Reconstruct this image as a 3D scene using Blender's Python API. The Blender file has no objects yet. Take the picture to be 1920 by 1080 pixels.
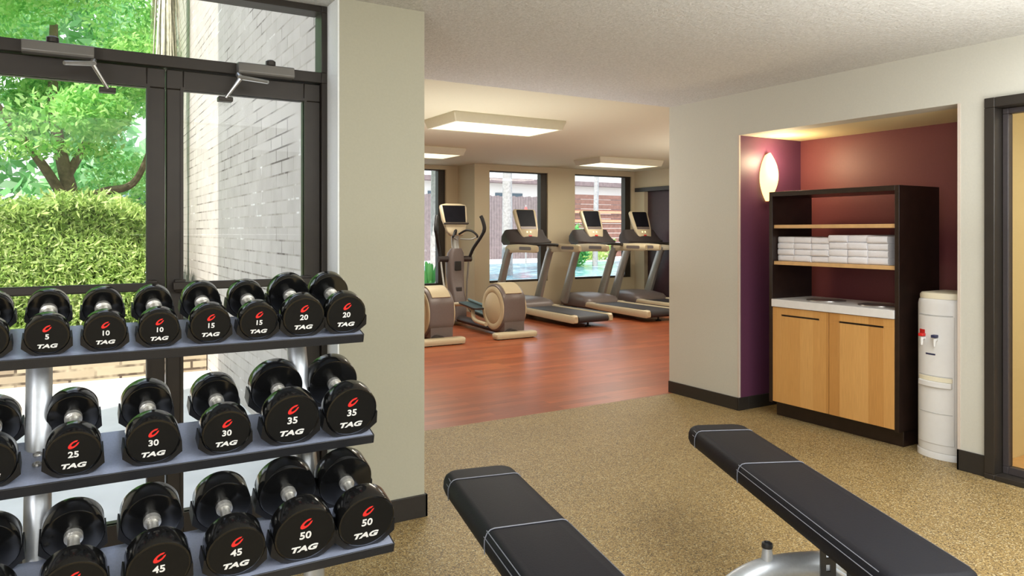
import bpy, math, random
import numpy as np
from mathutils import Vector, Matrix, Euler
random.seed(7); RNG = np.random.default_rng(7)
R = math.radians
scene = bpy.context.scene
COL = scene.collection
PI = math.pi

# ------------------------------------------------------------------ materials
def new_mat(name):
    m = bpy.data.materials.new(name); m.use_nodes = True
    nt = m.node_tree
    return m, nt, nt.nodes['Principled BSDF']
def srgb(r, g, b):
    f = lambda c: (c/255/12.92) if c/255 <= .04045 else ((c/255+.055)/1.055)**2.4
    return (f(r), f(g), f(b), 1)
def N(nt, t, **kw):
    n = nt.nodes.new(t)
    for k, v in kw.items(): setattr(n, k, v)
    return n
def coords(nt, scale=(1,1,1), rot=(0,0,0)):
    tc = N(nt, 'ShaderNodeTexCoord'); mp = N(nt, 'ShaderNodeMapping')
    mp.inputs['Scale'].default_value = scale; mp.inputs['Rotation'].default_value = rot
    nt.links.new(tc.outputs['Object'], mp.inputs['Vector'])
    return mp.outputs['Vector']
def ramp(nt, fac, stops, interp='LINEAR'):
    r = N(nt, 'ShaderNodeValToRGB'); r.color_ramp.interpolation = interp
    e = r.color_ramp.elements
    while len(e) < len(stops): e.new(.5)
    for i, (p, c) in enumerate(stops): e[i].position = p; e[i].color = c
    nt.links.new(fac, r.inputs['Fac'])
    return r.outputs['Color']
def bump(nt, bsdf, h, strength=.2, dist=.01):
    b = N(nt, 'ShaderNodeBump'); b.inputs['Strength'].default_value = strength; b.inputs['Distance'].default_value = dist
    nt.links.new(h, b.inputs['Height']); nt.links.new(b.outputs['Normal'], bsdf.inputs['Normal'])
def noise(nt, vec, scale, detail=3, rough=.5):
    n = N(nt, 'ShaderNodeTexNoise'); n.inputs['Scale'].default_value = scale
    n.inputs['Detail'].default_value = detail; n.inputs['Roughness'].default_value = rough
    nt.links.new(vec, n.inputs['Vector']); return n
def plain(name, rgb, rough=.5, metal=0, nscale=40, var=.06, bstr=.03, spec=.5, coat=0):
    m, nt, b = new_mat(name)
    v = coords(nt); n = noise(nt, v, nscale)
    c = srgb(*rgb); lo = tuple(x*(1-var) for x in c[:3])+(1,); hi = tuple(min(1, x*(1+var)) for x in c[:3])+(1,)
    nt.links.new(ramp(nt, n.outputs['Fac'], [(.3, lo), (.7, hi)]), b.inputs['Base Color'])
    b.inputs['Roughness'].default_value = rough; b.inputs['Metallic'].default_value = metal
    b.inputs['Specular IOR Level'].default_value = spec; b.inputs['Coat Weight'].default_value = coat
    if bstr: bump(nt, b, n.outputs['Fac'], bstr, .004)
    return m
def emis(name, rgb, strength):
    m, nt, b = new_mat(name)
    b.inputs['Base Color'].default_value = srgb(*rgb)
    v = coords(nt); n = noise(nt, v, 6)
    c = srgb(*rgb); nt.links.new(ramp(nt, n.outputs['Fac'], [(.2, tuple(x*.96 for x in c[:3])+(1,)), (.8, c)]), b.inputs['Emission Color'])
    b.inputs['Emission Strength'].default_value = strength; b.inputs['Roughness'].default_value = .4
    return m
def glass(name, tint=(1,1,1,1), refl=.6, rough=0.0):
    m = bpy.data.materials.new(name); m.use_nodes = True; nt = m.node_tree; nt.nodes.clear()
    out = N(nt, 'ShaderNodeOutputMaterial'); mix = N(nt, 'ShaderNodeMixShader')
    tr = N(nt, 'ShaderNodeBsdfTransparent'); gl = N(nt, 'ShaderNodeBsdfGlossy'); fr = N(nt, 'ShaderNodeFresnel')
    mul = N(nt, 'ShaderNodeMath', operation='MULTIPLY'); mul.inputs[1].default_value = refl
    tr.inputs['Color'].default_value = tint; gl.inputs['Roughness'].default_value = rough; fr.inputs['IOR'].default_value = 1.45
    L = nt.links.new
    L(fr.outputs[0], mul.inputs[0]); L(mul.outputs[0], mix.inputs[0]); L(tr.outputs[0], mix.inputs[1]); L(gl.outputs[0], mix.inputs[2]); L(mix.outputs[0], out.inputs[0])
    return m

M = {}
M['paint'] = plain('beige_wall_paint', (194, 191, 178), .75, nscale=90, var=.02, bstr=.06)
M['paint_stub'] = plain('darkened_beige_wall_paint', (172, 168, 148), .75, nscale=90, var=.02, bstr=.06)  # same beige wall paint, darkened on the stub to offset excess lamp light
M['paint_far'] = plain('tan_wall_paint', (202, 190, 162), .75, nscale=90, var=.02, bstr=.06)
M['paint_room'] = plain('cream_wall_paint', (222, 206, 160), .75, nscale=90, var=.02, bstr=.05)
M['paint_daylit'] = plain('daylit_reveal_paint', (236, 238, 236), .7, nscale=90, var=.02, bstr=.05)  # beige wall return coloured whiter to stand for bounced daylight
M['bead'] = plain('pale_corner_bead', (200, 186, 172), .7, nscale=90, var=.02, bstr=.02)
M['plum'] = plain('plum_wall_paint', (110, 54, 56), .5, nscale=90, var=.03, bstr=.05)
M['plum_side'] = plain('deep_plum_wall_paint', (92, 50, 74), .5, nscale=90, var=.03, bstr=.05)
M['purple_door'] = plain('dark_purple_door_paint', (64, 44, 50), .5, nscale=20, var=.1)
M['base'] = plain('black_rubber_baseboard', (38, 34, 30), .5, nscale=60, var=.1)
M['bronze'] = plain('dark_bronze_aluminium', (54, 49, 44), .42, .35, nscale=12, var=.08, bstr=.01)
M['bronze_lite'] = plain('anodised_bronze_closer', (122, 119, 114), .42, .3, nscale=12, var=.06, bstr=.01)
M['silver'] = plain('brushed_silver', (196, 196, 194), .3, .85, nscale=30, var=.05, bstr=.02)
M['silver_paint'] = plain('silver_powder_coat', (186, 190, 194), .35, .55, nscale=80, var=.05, bstr=.02)
M['chrome'] = plain('knurled_chrome', (205, 203, 196), .3, .8, nscale=300, var=.1, bstr=.25)
M['urethane'] = plain('black_urethane', (14, 14, 14), .13, 0, nscale=50, var=.1, bstr=.01, spec=.6)
M['urethane_face'] = plain('black_urethane_face', (17, 17, 16), .5, 0, nscale=50, var=.1, bstr=.02, spec=.25)
M['red'] = plain('red_emblem_ink', (222, 44, 40), .5, nscale=50, var=.05, bstr=0)
M['ink'] = plain('white_lettering_ink', (226, 226, 222), .5, nscale=50, var=.04, bstr=0)
M['rack'] = plain('black_powder_coat_steel', (34, 35, 38), .34, .1, nscale=200, var=.1, bstr=.05, spec=.6)
M['rack_top'] = plain('sky_sheen_shelf_coat', (168, 176, 198), .3, .5, nscale=200, var=.06, bstr=.05)  # black shelf coat with the sky reflection put into its blue-grey colour
M['saddle'] = plain('black_moulded_plastic', (16, 16, 17), .45, nscale=100, var=.1, bstr=.03)
M['vinyl'] = plain('black_vinyl', (19, 19, 25), .6, nscale=160, var=.1, bstr=.12, spec=.2)
M['thread'] = plain('grey_piping', (118, 120, 128), .6, nscale=200, var=.1, bstr=.05)
M['towel'] = plain('white_terry_cloth', (232, 230, 232), .95, nscale=260, var=.06, bstr=.5)
M['wenge'] = plain('dark_wenge_wood', (34, 22, 17), .3, nscale=14, var=.3, bstr=.02, spec=.5)
M['shelf_edge'] = plain('pale_oak_edge', (208, 166, 112), .45, nscale=20, var=.08)
M['counter'] = plain('white_laminate', (226, 224, 220), .3, nscale=40, var=.02, bstr=0)
M['steel_ring'] = plain('brushed_steel_ring', (170, 166, 160), .3, .8, nscale=90, var=.05)
M['dark'] = plain('black_void', (8, 8, 8), .8, nscale=20, var=.1)
M['cooler'] = plain('white_cooler_plastic', (222, 221, 218), .32, nscale=30, var=.015, bstr=0)
M['cooler_lid'] = plain('cream_cooler_lid', (226, 218, 192), .4, nscale=30, var=.02, bstr=0)
M['cooler_grey'] = plain('grey_cooler_seam', (184, 184, 181), .5, nscale=30, var=.02, bstr=0)
M['tap_red'] = plain('red_tap_lever', (200, 30, 28), .4, nscale=30, var=.05)
M['tap_blue'] = plain('dark_tap_lever', (44, 48, 80), .4, nscale=30, var=.05)
M['lamp'] = emis('fluorescent_diffuser', (255, 250, 214), 1.15)
M['lamp_frame'] = plain('white_fixture_enamel', (196, 188, 164), .5, nscale=30, var=.02)
M['sconce'] = emis('lit_sconce_glass', (255, 222, 140), 2.4)
M['brass'] = plain('aged_bronze_trim', (90, 74, 50), .4, .6, nscale=30)
M['eq_cream'] = plain('champagne_plastic', (198, 184, 154), .42, .1, nscale=60, var=.03, bstr=.01)
M['eq_silver'] = plain('champagne_silver_paint', (160, 160, 156), .34, .4, nscale=60, var=.04, bstr=.01)
M['eq_dark'] = plain('charcoal_plastic', (58, 52, 52), .45, nscale=60, var=.08)
M['eq_grey'] = plain('smoky_grey_plastic', (112, 102, 100), .42, .15, nscale=60, var=.05)
M['eq_black'] = plain('black_rubber_grip', (24, 23, 24), .5, nscale=80, var=.1)
M['eq_belt'] = plain('running_belt', (52, 50, 54), .55, nscale=200, var=.12, bstr=.08)
M['eq_screen'] = plain('black_glass_screen', (20, 20, 26), .5, nscale=8, var=.2, bstr=0, spec=.12)
M['eq_teal'] = plain('teal_grey_pedal', (96, 118, 124), .5, nscale=80, var=.06)
M['glow'] = emis('console_button_glow', (255, 240, 170), 1.5)
M['glass'] = glass('clear_glass', (.985, .985, .985, 1), .3)
M['glass_door'] = glass('tinted_glass', (.93, .92, .88, 1), .55)
M['bark'] = plain('grey_brown_bark', (134, 116, 96), .9, nscale=18, var=.3, bstr=.5)
M['palm_bark'] = plain('pale_palm_bark', (158, 154, 152), .9, nscale=14, var=.2, bstr=.4)
M['fence_brown'] = plain('brown_fence_boards', (128, 92, 80), .8, nscale=6, var=.2)
M['fence_grey'] = plain('grey_fence_boards', (126, 112, 112), .8, nscale=6, var=.2)
M['salmon'] = plain('salmon_rail_paint', (226, 150, 118), .7, nscale=10, var=.08)
M['stucco'] = plain('white_stucco', (226, 224, 218), .85, nscale=50, var=.04)
M['car_paint'] = plain('silver_car_paint', (196, 206, 212), .3, .3, nscale=10, var=.04, coat=.5)
M['car_glass'] = plain('dark_car_glass', (70, 92, 104), .1, nscale=5, var=.1, bstr=0)
M['skirt'] = plain('dry_palm_thatch', (206, 202, 178), .9, nscale=20, var=.25)
M['skin_red'] = plain('red_canvas', (214, 96, 92), .8, nscale=20, var=.1)

def mk_ceiling():
    m, nt, b = new_mat('popcorn_ceiling')
    v = coords(nt); n = noise(nt, v, 75, 4, .65); n2 = noise(nt, v, 26, 2)
    nt.links.new(ramp(nt, n.outputs['Fac'], [(.3, srgb(186, 184, 176)), (.7, srgb(214, 212, 206))]), b.inputs['Base Color'])
    b.inputs['Roughness'].default_value = .95
    mx = N(nt, 'ShaderNodeMath', operation='ADD'); nt.links.new(n.outputs['Fac'], mx.inputs[0]); nt.links.new(n2.outputs['Fac'], mx.inputs[1])
    bump(nt, b, mx.outputs[0], .55, .02)
    return m
M['ceiling'] = mk_ceiling()
M['ceiling_far'] = plain('smooth_tan_ceiling', (196, 188, 160), .85, nscale=60, var=.02, bstr=.08)
def mk_rubber():
    m, nt, b = new_mat('speckled_rubber_floor')
    v = coords(nt)
    vo = N(nt, 'ShaderNodeTexVoronoi'); vo.inputs['Scale'].default_value = 210; nt.links.new(v, vo.inputs['Vector'])
    sep = N(nt, 'ShaderNodeSeparateColor'); nt.links.new(vo.outputs['Color'], sep.inputs[0])
    c = ramp(nt, sep.outputs[0], [(0, srgb(92, 78, 56)), (.13, srgb(126, 103, 66)), (.36, srgb(156, 131, 84)), (.68, srgb(174, 149, 98)), (.92, srgb(198, 184, 146))], 'CONSTANT')
    n = noise(nt, v, 2.5, 3)
    mx = N(nt, 'ShaderNodeMix', data_type='RGBA', blend_type='MULTIPLY'); mx.inputs[0].default_value = .25
    nt.links.new(c, mx.inputs[6]); nt.links.new(n.outputs['Fac'], mx.inputs[7])
    nt.links.new(mx.outputs[2], b.inputs['Base Color'])
    b.inputs['Roughness'].default_value = .5; b.inputs['Specular IOR Level'].default_value = .35
    bump(nt, b, sep.outputs[1], .12, .002)
    return m
M['rubber'] = mk_rubber()
def mk_wood():
    m, nt, b = new_mat('red_wood_plank_floor')
    v = coords(nt)
    br = N(nt, 'ShaderNodeTexBrick'); br.inputs['Scale'].default_value = 1
    br.inputs['Brick Width'].default_value = 1.1; br.inputs['Row Height'].default_value = .1; br.inputs['Mortar Size'].default_value = .0012
    br.inputs['Color1'].default_value = srgb(172, 92, 54); br.inputs['Color2'].default_value = srgb(144, 74, 44); br.inputs['Mortar'].default_value = srgb(110, 56, 34)
    nt.links.new(v, br.inputs['Vector'])
    v2 = coords(nt, (1.6, 22, 1)); n = noise(nt, v2, 2.2, 5, .6)
    g = ramp(nt, n.outputs['Fac'], [(.3, (.68, .66, .64, 1)), (.7, (1.12, 1.1, 1.06, 1))])
    mx = N(nt, 'ShaderNodeMix', data_type='RGBA', blend_type='MULTIPLY'); mx.inputs[0].default_value = 1
    nt.links.new(br.outputs['Color'], mx.inputs[6]); nt.links.new(g, mx.inputs[7]); nt.links.new(mx.outputs[2], b.inputs['Base Color'])
    b.inputs['Roughness'].default_value = .34; b.inputs['Specular IOR Level'].default_value = .45
    return m
M['wood'] = mk_wood()
def mk_bamboo():
    m, nt, b = new_mat('striped_maple_veneer')
    v = coords(nt, (1, 9.5, .0001))
    vo = N(nt, 'ShaderNodeTexWhiteNoise', noise_dimensions='1D')
    sx = N(nt, 'ShaderNodeSeparateXYZ'); nt.links.new(v, sx.inputs[0])
    fl = N(nt, 'ShaderNodeMath', operation='FLOOR'); nt.links.new(sx.outputs[1], fl.inputs[0]); nt.links.new(fl.outputs[0], vo.inputs['W'])
    c = ramp(nt, vo.outputs['Value'], [(0, srgb(192, 138, 74)), (.5, srgb(204, 152, 86)), (1, srgb(214, 164, 98))])
    v2 = coords(nt, (1, 60, 1.5)); n = noise(nt, v2, 4, 4, .6)
    g = ramp(nt, n.outputs['Fac'], [(.3, (.86, .84, .8, 1)), (.7, (1.05, 1.05, 1.05, 1))])
    mx = N(nt, 'ShaderNodeMix', data_type='RGBA', blend_type='MULTIPLY'); mx.inputs[0].default_value = 1
    nt.links.new(c, mx.inputs[6]); nt.links.new(g, mx.inputs[7]); nt.links.new(mx.outputs[2], b.inputs['Base Color'])
    b.inputs['Roughness'].default_value = .42
    return m
M['maple'] = mk_bamboo()
def mk_brick(name, c1, c2, mortar, w, h, ms, axis, contrast=.5, off=.5):
    m, nt, b = new_mat(name)
    tc = N(nt, 'ShaderNodeTexCoord'); sx = N(nt, 'ShaderNodeSeparateXYZ'); cb = N(nt, 'ShaderNodeCombineXYZ')
    nt.links.new(tc.outputs['Object'], sx.inputs[0]); nt.links.new(sx.outputs[axis], cb.inputs[0]); nt.links.new(sx.outputs[2], cb.inputs[1])
    nn = noise(nt, tc.outputs['Object'], 5, 3)
    br = N(nt, 'ShaderNodeTexBrick'); br.offset = off; br.inputs['Scale'].default_value = 1
    br.inputs['Brick Width'].default_value = w; br.inputs['Row Height'].default_value = h; br.inputs['Mortar Size'].default_value = ms
    br.inputs['Color1'].default_value = srgb(*c1); br.inputs['Color2'].default_value = srgb(*c2); br.inputs['Bias'].default_value = 0
    nt.links.new(cb.outputs[0], br.inputs['Vector'])
    # the mortar is dark only in patches
    n = noise(nt, cb.outputs[0], 1.7, 4, .7)
    mc = ramp(nt, n.outputs['Fac'], [(.30, srgb(244, 242, 238) if axis == 1 else srgb(*c1)), (.40, srgb(188, 179, 169) if axis == 1 else srgb(*c1)), (.52, srgb(172, 163, 153) if axis == 1 else srgb(*mortar)), (.62, srgb(*mortar))])
    nt.links.new(mc, br.inputs['Mortar'])
    g = ramp(nt, nn.outputs['Fac'], [(.3, (.88, .87, .86, 1)), (.7, (1, 1, 1, 1))])
    mx = N(nt, 'ShaderNodeMix', data_type='RGBA', blend_type='MULTIPLY'); mx.inputs[0].default_value = 1
    nt.links.new(br.outputs['Color'], mx.inputs[6]); nt.links.new(g, mx.inputs[7]); nt.links.new(mx.outputs[2], b.inputs['Base Color'])
    b.inputs['Roughness'].default_value = .9
    bump(nt, b, br.outputs['Fac'], -.3, .008)
    return m
M['brick'] = mk_brick('whitewashed_brick', (196, 188, 180), (186, 178, 170), (104, 95, 88), .30, .088, .006, 1)
M['stone'] = mk_brick('stacked_ledge_stone', (196, 180, 152), (156, 138, 116), (92, 78, 64), .42, .085, .012, 0)
def mk_ground():
    m, nt, b = new_mat('pale_concrete_paving')
    v = coords(nt); n = noise(nt, v, 3, 5, .6)
    nt.links.new(ramp(nt, n.outputs['Fac'], [(.3, srgb(222, 220, 216)), (.7, srgb(238, 236, 232))]), b.inputs['Base Color'])
    b.inputs['Roughness'].default_value = .85
    return m
M['paving'] = mk_ground()
def mk_water():
    m, nt, b = new_mat('pool_water')
    v = coords(nt, (1, 1, 1)); n = noise(nt, v, 3.2, 3, .6)
    nt.links.new(ramp(nt, n.outputs['Fac'], [(.35, srgb(96, 158, 176)), (.55, srgb(150, 196, 204)), (.68, srgb(228, 238, 240))]), b.inputs['Base Color'])
    b.inputs['Roughness'].default_value = .15; bump(nt, b, n.outputs['Fac'], .4, .05)
    return m
M['water'] = mk_water()
def mk_leaf(name, stops, trans=.35, scl=.9):
    m, nt, b = new_mat(name)
    g = N(nt, 'ShaderNodeNewGeometry')
    v = coords(nt); n = noise(nt, v, scl, 2)
    ad = N(nt, 'ShaderNodeMath', operation='MULTIPLY_ADD'); ad.inputs[1].default_value = .55
    sc = N(nt, 'ShaderNodeMath', operation='MULTIPLY'); sc.inputs[1].default_value = .5
    nt.links.new(n.outputs['Fac'], sc.inputs[0])
    nt.links.new(g.outputs['Random Per Island'], ad.inputs[0]); nt.links.new(sc.outputs[0], ad.inputs[2])
    c = ramp(nt, ad.outputs[0], stops)
    nt.links.new(c, b.inputs['Base Color']); b.inputs['Roughness'].default_value = .5
    tr = N(nt, 'ShaderNodeBsdfTranslucent'); nt.links.new(c, tr.inputs['Color'])
    mx = N(nt, 'ShaderNodeMixShader'); mx.inputs[0].default_value = trans
    out = nt.nodes['Material Output']
    nt.links.new(b.outputs[0], mx.inputs[1]); nt.links.new(tr.outputs[0], mx.inputs[2]); nt.links.new(mx.outputs[0], out.inputs[0])
    return m
M['hedge'] = mk_leaf('hedge_leaves', [(.12, srgb(140, 112, 84)), (.22, srgb(122, 150, 82)), (.40, srgb(168, 200, 106)), (.62, srgb(200, 222, 130)), (.86, srgb(230, 240, 178))])
M['leaf'] = mk_leaf('tree_leaves', [(.12, srgb(84, 150, 80)), (.34, srgb(140, 204, 112)), (.60, srgb(178, 226, 128)), (.86, srgb(222, 246, 176))], .6)
M['leaf_far'] = mk_leaf('distant_leaves', [(.15, srgb(120, 186, 120)), (.5, srgb(166, 216, 150)), (.85, srgb(220, 242, 210))], .5)
M['plant'] = mk_leaf('broad_plant_leaves', [(.1, srgb(50, 120, 60)), (.5, srgb(96, 176, 90)), (.9, srgb(150, 214, 130))], .4, 3)
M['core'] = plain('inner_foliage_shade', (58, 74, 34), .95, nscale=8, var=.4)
M['core_tree'] = plain('inner_crown_shade', (60, 118, 58), .95, nscale=5, var=.4)

# ------------------------------------------------------------------ mesh builder
class MB:
    def __init__(s): s.v = []; s.f = []; s.m = []; s.mi = 0
    def add(s, vs, fs, mat=None):
        o = len(s.v); s.v += [tuple(p) for p in vs]; s.f += [tuple(i+o for i in f) for f in fs]
        s.m += [s.mi if mat is None else mat]*len(fs); return s
    def box(s, x0, x1, y0, y1, z0, z1, T=None):
        vs = [Vector(p) for p in ((x0,y0,z0),(x1,y0,z0),(x1,y1,z0),(x0,y1,z0),(x0,y0,z1),(x1,y0,z1),(x1,y1,z1),(x0,y1,z1))]
        if T: vs = [T @ p for p in vs]
        return s.add(vs, [(0,3,2,1),(4,5,6,7),(0,1,5,4),(1,2,6,5),(2,3,7,6),(3,0,4,7)])
    def loft(s, rings, cap=True, closed=True):
        n = len(rings[0]); vs = [p for r in rings for p in r]; fs = []
        for i in range(len(rings)-1):
            for j in range(n if closed else n-1):
                k = (j+1) % n; fs.append((i*n+j, i*n+k, (i+1)*n+k, (i+1)*n+j))
        if cap: fs += [tuple(range(n-1, -1, -1)), tuple(range((len(rings)-1)*n, len(rings)*n))]
        return s.add(vs, fs)
    def cyl(s, p0, p1, r0, r1=None, seg=20):
        r1 = r0 if r1 is None else r1
        return s.tube([p0, p1], [r0, r1], seg)
    def tube(s, path, r, seg=12, sx=1.0, up=None):
        P = [Vector(p) for p in path]; n = len(P)
        rr = r if isinstance(r, (list, tuple)) else [r]*n
        rings = []; prev = None
        for i in range(n):
            t = (P[min(i+1, n-1)]-P[max(i-1, 0)]).normalized()
            if prev is None:
                u = Vector(up) if up else (Vector((0,0,1)) if abs(t.z) < .9 else Vector((0,1,0)))
            else: u = prev
            a = (u - t*u.dot(t)).normalized(); b = t.cross(a); prev = a
            rings.append([P[i]+(a*math.cos(q)+b*math.sin(q)*sx)*rr[i] for q in [2*PI*k/seg for k in range(seg)]])
        return s.loft(rings)
    def lathe(s, prof, T=None, seg=32):
        # prof: (radius, height) about local z; T places it
        T = T or Matrix(); rings = []
        for (r, z) in prof:
            rings.append([T @ Vector((max(r, 1e-4)*math.cos(2*PI*k/seg), max(r, 1e-4)*math.sin(2*PI*k/seg), z)) for k in range(seg)])
        return s.loft(rings)
    def prism(s, poly, d0, d1, T=None):
        T = T or Matrix()
        return s.loft([[T @ Vector((x, y, d0)) for x, y in poly], [T @ Vector((x, y, d1)) for x, y in poly]])
    def merge(s, me, T, mat):
        return s.add([T @ v.co for v in me.vertices], [tuple(p.vertices) for p in me.polygons], mat)
def rrect(w, l, r, seg=5, cx=0, cy=0):
    pts = []; r = min(r, w/2-1e-4, l/2-1e-4)
    for qx, qy, a0 in ((1, 1, 0), (-1, 1, 90), (-1, -1, 180), (1, -1, 270)):
        for k in range(seg+1):
            a = R(a0+90*k/seg); pts.append((cx+qx*(w/2-r)+r*math.cos(a), cy+qy*(l/2-r)+r*math.sin(a)))
    return pts
def ring(pts, z): return [Vector((x, y, z)) for x, y in pts]
def smooth_path(pts, n=6):
    P = [Vector(p) for p in pts]; out = []
    for i in range(len(P)-1):
        a = P[max(i-1, 0)]; b = P[i]; c = P[i+1]; d = P[min(i+2, len(P)-1)]
        for k in range(n):
            t = k/n
            out.append(.5*((2*b)+(-a+c)*t+(2*a-5*b+4*c-d)*t*t+(-a+3*b-3*c+d)*t**3))
    out.append(P[-1]); return out

def obj(name, mb, mats, parent=None, bevel=0, smooth=40, segs=2):
    me = bpy.data.meshes.new(name)
    me.from_pydata(mb.v, [], mb.f)
    mats = mats if isinstance(mats, (list, tuple)) else [mats]
    for m in mats: me.materials.append(M[m])
    if len(mats) > 1: me.polygons.foreach_set('material_index', mb.m)
    me.update()
    if smooth:
        me.polygons.foreach_set('use_smooth', [True]*len(me.polygons))
        me.set_sharp_from_angle(angle=R(smooth))
    o = bpy.data.objects.new(name, me); COL.objects.link(o)
    if parent: o.parent = parent
    if bevel:
        b = o.modifiers.new('edge', 'BEVEL'); b.width = bevel; b.segments = segs; b.limit_method = 'ANGLE'; b.angle_limit = R(35)
        b.harden_normals = False
    return o
def tag(o, label=None, cat=None, group=None, kind=None):
    if label: o['label'] = label
    if cat: o['category'] = cat
    if group: o['group'] = group
    if kind: o['kind'] = kind
    return o
def thing(name, label, cat, loc=(0,0,0), rz=0, group=None, rx=0):
    o = bpy.data.objects.new(name, None); COL.objects.link(o); o.empty_display_size = .1
    o.location = loc; o.rotation_euler = (rx, 0, rz)
    return tag(o, label, cat, group)
def struct(name, mb, mat, label=None, cat=None, parent=None, bevel=0, smooth=40):
    o = obj(name, mb, mat, parent, bevel, smooth)
    if not parent: tag(o, label, cat, None, 'structure')
    return o
def sthing(name, label, cat, loc=(0,0,0)):
    o = thing(name, label, cat, loc); o['kind'] = 'structure'; return o
def dup(root, loc, rz=None):
    r = root.copy(); COL.objects.link(r); r.location = loc
    if rz is not None: r.rotation_euler[2] = rz
    for ch in list(root.children):
        c = ch.copy(); COL.objects.link(c); c.parent = r
        for g in list(ch.children):
            d = g.copy(); COL.objects.link(d); d.parent = c
    return r
def grid_wall(mb, axis, p0, p1, a0, a1, z0, z1, holes):
    """wall slab between p0..p1 on one axis, a0..a1 along the other, with rectangular holes (a0,a1,z0,z1)"""
    As = sorted({a0, a1, *[h[0] for h in holes], *[h[1] for h in holes]}); Zs = sorted({z0, z1, *[h[2] for h in holes], *[h[3] for h in holes]})
    As = [a for a in As if a0 <= a <= a1]; Zs = [z for z in Zs if z0 <= z <= z1]
    for i in range(len(As)-1):
        for j in range(len(Zs)-1):
            ca, cz = (As[i]+As[i+1])/2, (Zs[j]+Zs[j+1])/2
            if any(h[0] < ca < h[1] and h[2] < cz < h[3] for h in holes): continue
            if axis == 'y': mb.box(As[i], As[i+1], p0, p1, Zs[j], Zs[j+1])
            else: mb.box(p0, p1, As[i], As[i+1], Zs[j], Zs[j+1])
    return mb
def frame_rect(mb, axis, p0, p1, a0, a1, z0, z1, w, wt=None, wb=None):
    wt = w if wt is None else wt; wb = w if wb is None else wb
    return grid_wall(mb, axis, p0, p1, a0, a1, z0, z1, [(a0+w, a1-w, z0+wb, z1-wt)])

# ------------------------------------------------------------------ camera
H = 1.38; F = 1380.0; TH = R(31)
cd = bpy.data.cameras.new('camera'); cam = bpy.data.objects.new('camera', cd); COL.objects.link(cam)
cam.location = (0, 0, H); cam.rotation_euler = (R(90), 0, -TH)
cd.sensor_width = 36; cd.lens = F/1920*36; cd.shift_y = -(540-434)/1920; cd.clip_start = .05; cd.clip_end = 300
scene.camera = cam

CE = 2.445      # ceiling of the near room
CF = 2.53       # ceiling of the machine room
YW = 11.0       # window wall of the machine room
YS = 4.68       # where rubber floor meets wood
XR = 4.42       # wall with the towel niche
# ------------------------------------------------------------------ room shell
struct('floor', MB().box(-4, 1.475, -3.5, 3.46, -.1, 0).box(1.475, 5.3, -3.5, YS, -.1, 0), 'rubber', 'speckled tan rubber floor under the dumbbell rack and benches', 'floor')
struct('floor_wood', MB().box(1.25, 9.6, YS, 11.8, -.1, 0), 'wood', 'reddish wood plank floor under the cardio machines', 'floor')
struct('ceiling', MB().box(-4, 1.475, -3.5, 3.5, CE, CE+.3).box(1.475, 4.6, -3.5, 4.72, CE, CE+.3), 'ceiling', 'textured off-white ceiling above the weights area', 'ceiling')
struct('ceiling_far', MB().box(1.25, 9.6, 4.72, 12.0, CF, CF+.3), 'ceiling_far', 'smooth tan ceiling with light boxes above the machines', 'ceiling')
# door wall (y = 3.28): stub beside the doors and its return
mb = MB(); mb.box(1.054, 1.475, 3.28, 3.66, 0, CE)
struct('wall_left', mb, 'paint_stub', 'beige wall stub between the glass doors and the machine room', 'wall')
mb = MB(); mb.box(-4, -.42, 3.28, 3.66, 0, CE)
struct('wall_left_end', mb, 'paint', 'beige wall left of the glass doors', 'wall')
mb = MB(); mb.box(1.046, 1.054, 3.282, 3.45, 0, CE)
struct('trim_1', mb, 'paint_daylit', 'reveal strip beside the glass door frame, whitened for daylight', 'trim')
mb = MB(); mb.box(1.2, 1.475, 3.66, 11.85, -.05, 6.5)
struct('wall_brick', mb, 'brick', 'whitewashed brick wall outside the glass doors', 'wall')
mb = MB(); mb.box(-4.0, 1.6, 3.30, 3.66, CE+.31, 13)  # unseen slab added to cast the shadow edge on the brick wall
struct('wall_upper', mb, 'stucco', 'unseen slab for upper storeys, added to shade the brick wall', 'wall')
mb = MB(); mb.box(1.475, 1.49, 3.66, YS+.1, 0, CE); mb.box(1.475, 1.49, YS+.1, YW+.6, 0, CF)
struct('wall_machine_room_left', mb, 'paint_far', 'tan left wall of the machine room', 'wall')
# niche wall (x = XR)
NY0, NY1, NZ, NX = 2.318, 3.968, 2.122, 5.15
mb = MB(); grid_wall(mb, 'x', XR, XR+.16, -3.5, 4.73, 0, CE, [(NY0, NY1, -1, NZ), (1.10, 2.173, -1, 2.124)])
struct('wall_right', mb, 'paint', 'beige wall holding the plum niche and a glazed door', 'wall')
struct('wall_niche_back', MB().box(NX, NX+.08, NY0-.05, NY1+.05, 0, NZ+.05), 'plum', 'plum red back wall of the towel niche', 'wall')
struct('wall_niche_left', MB().box(XR+.012, NX, NY1-.004, NY1+.08, 0, NZ), 'plum_side', 'deep plum side wall of the niche carrying the sconce', 'wall')
struct('wall_niche_right', MB().box(XR+.16, NX, NY0-.05, NY0, 0, NZ), 'plum', 'plum side wall of the niche behind the water cooler', 'wall')
struct('ceiling_niche', MB().box(XR+.16, NX, NY0, NY1, NZ, NZ+.05), 'paint_room', 'cream lit ceiling of the towel niche', 'ceiling')
mb = MB(); mb.box(XR-.004, XR+.012, NY1-.012, NY1+.003, .1, NZ); mb.box(XR-.004, XR+.16, NY0-.003, NY0+.012, .1, NZ)
struct('trim_2', mb, 'bead', 'pale corner beads at the edges of the niche', 'trim')
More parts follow.
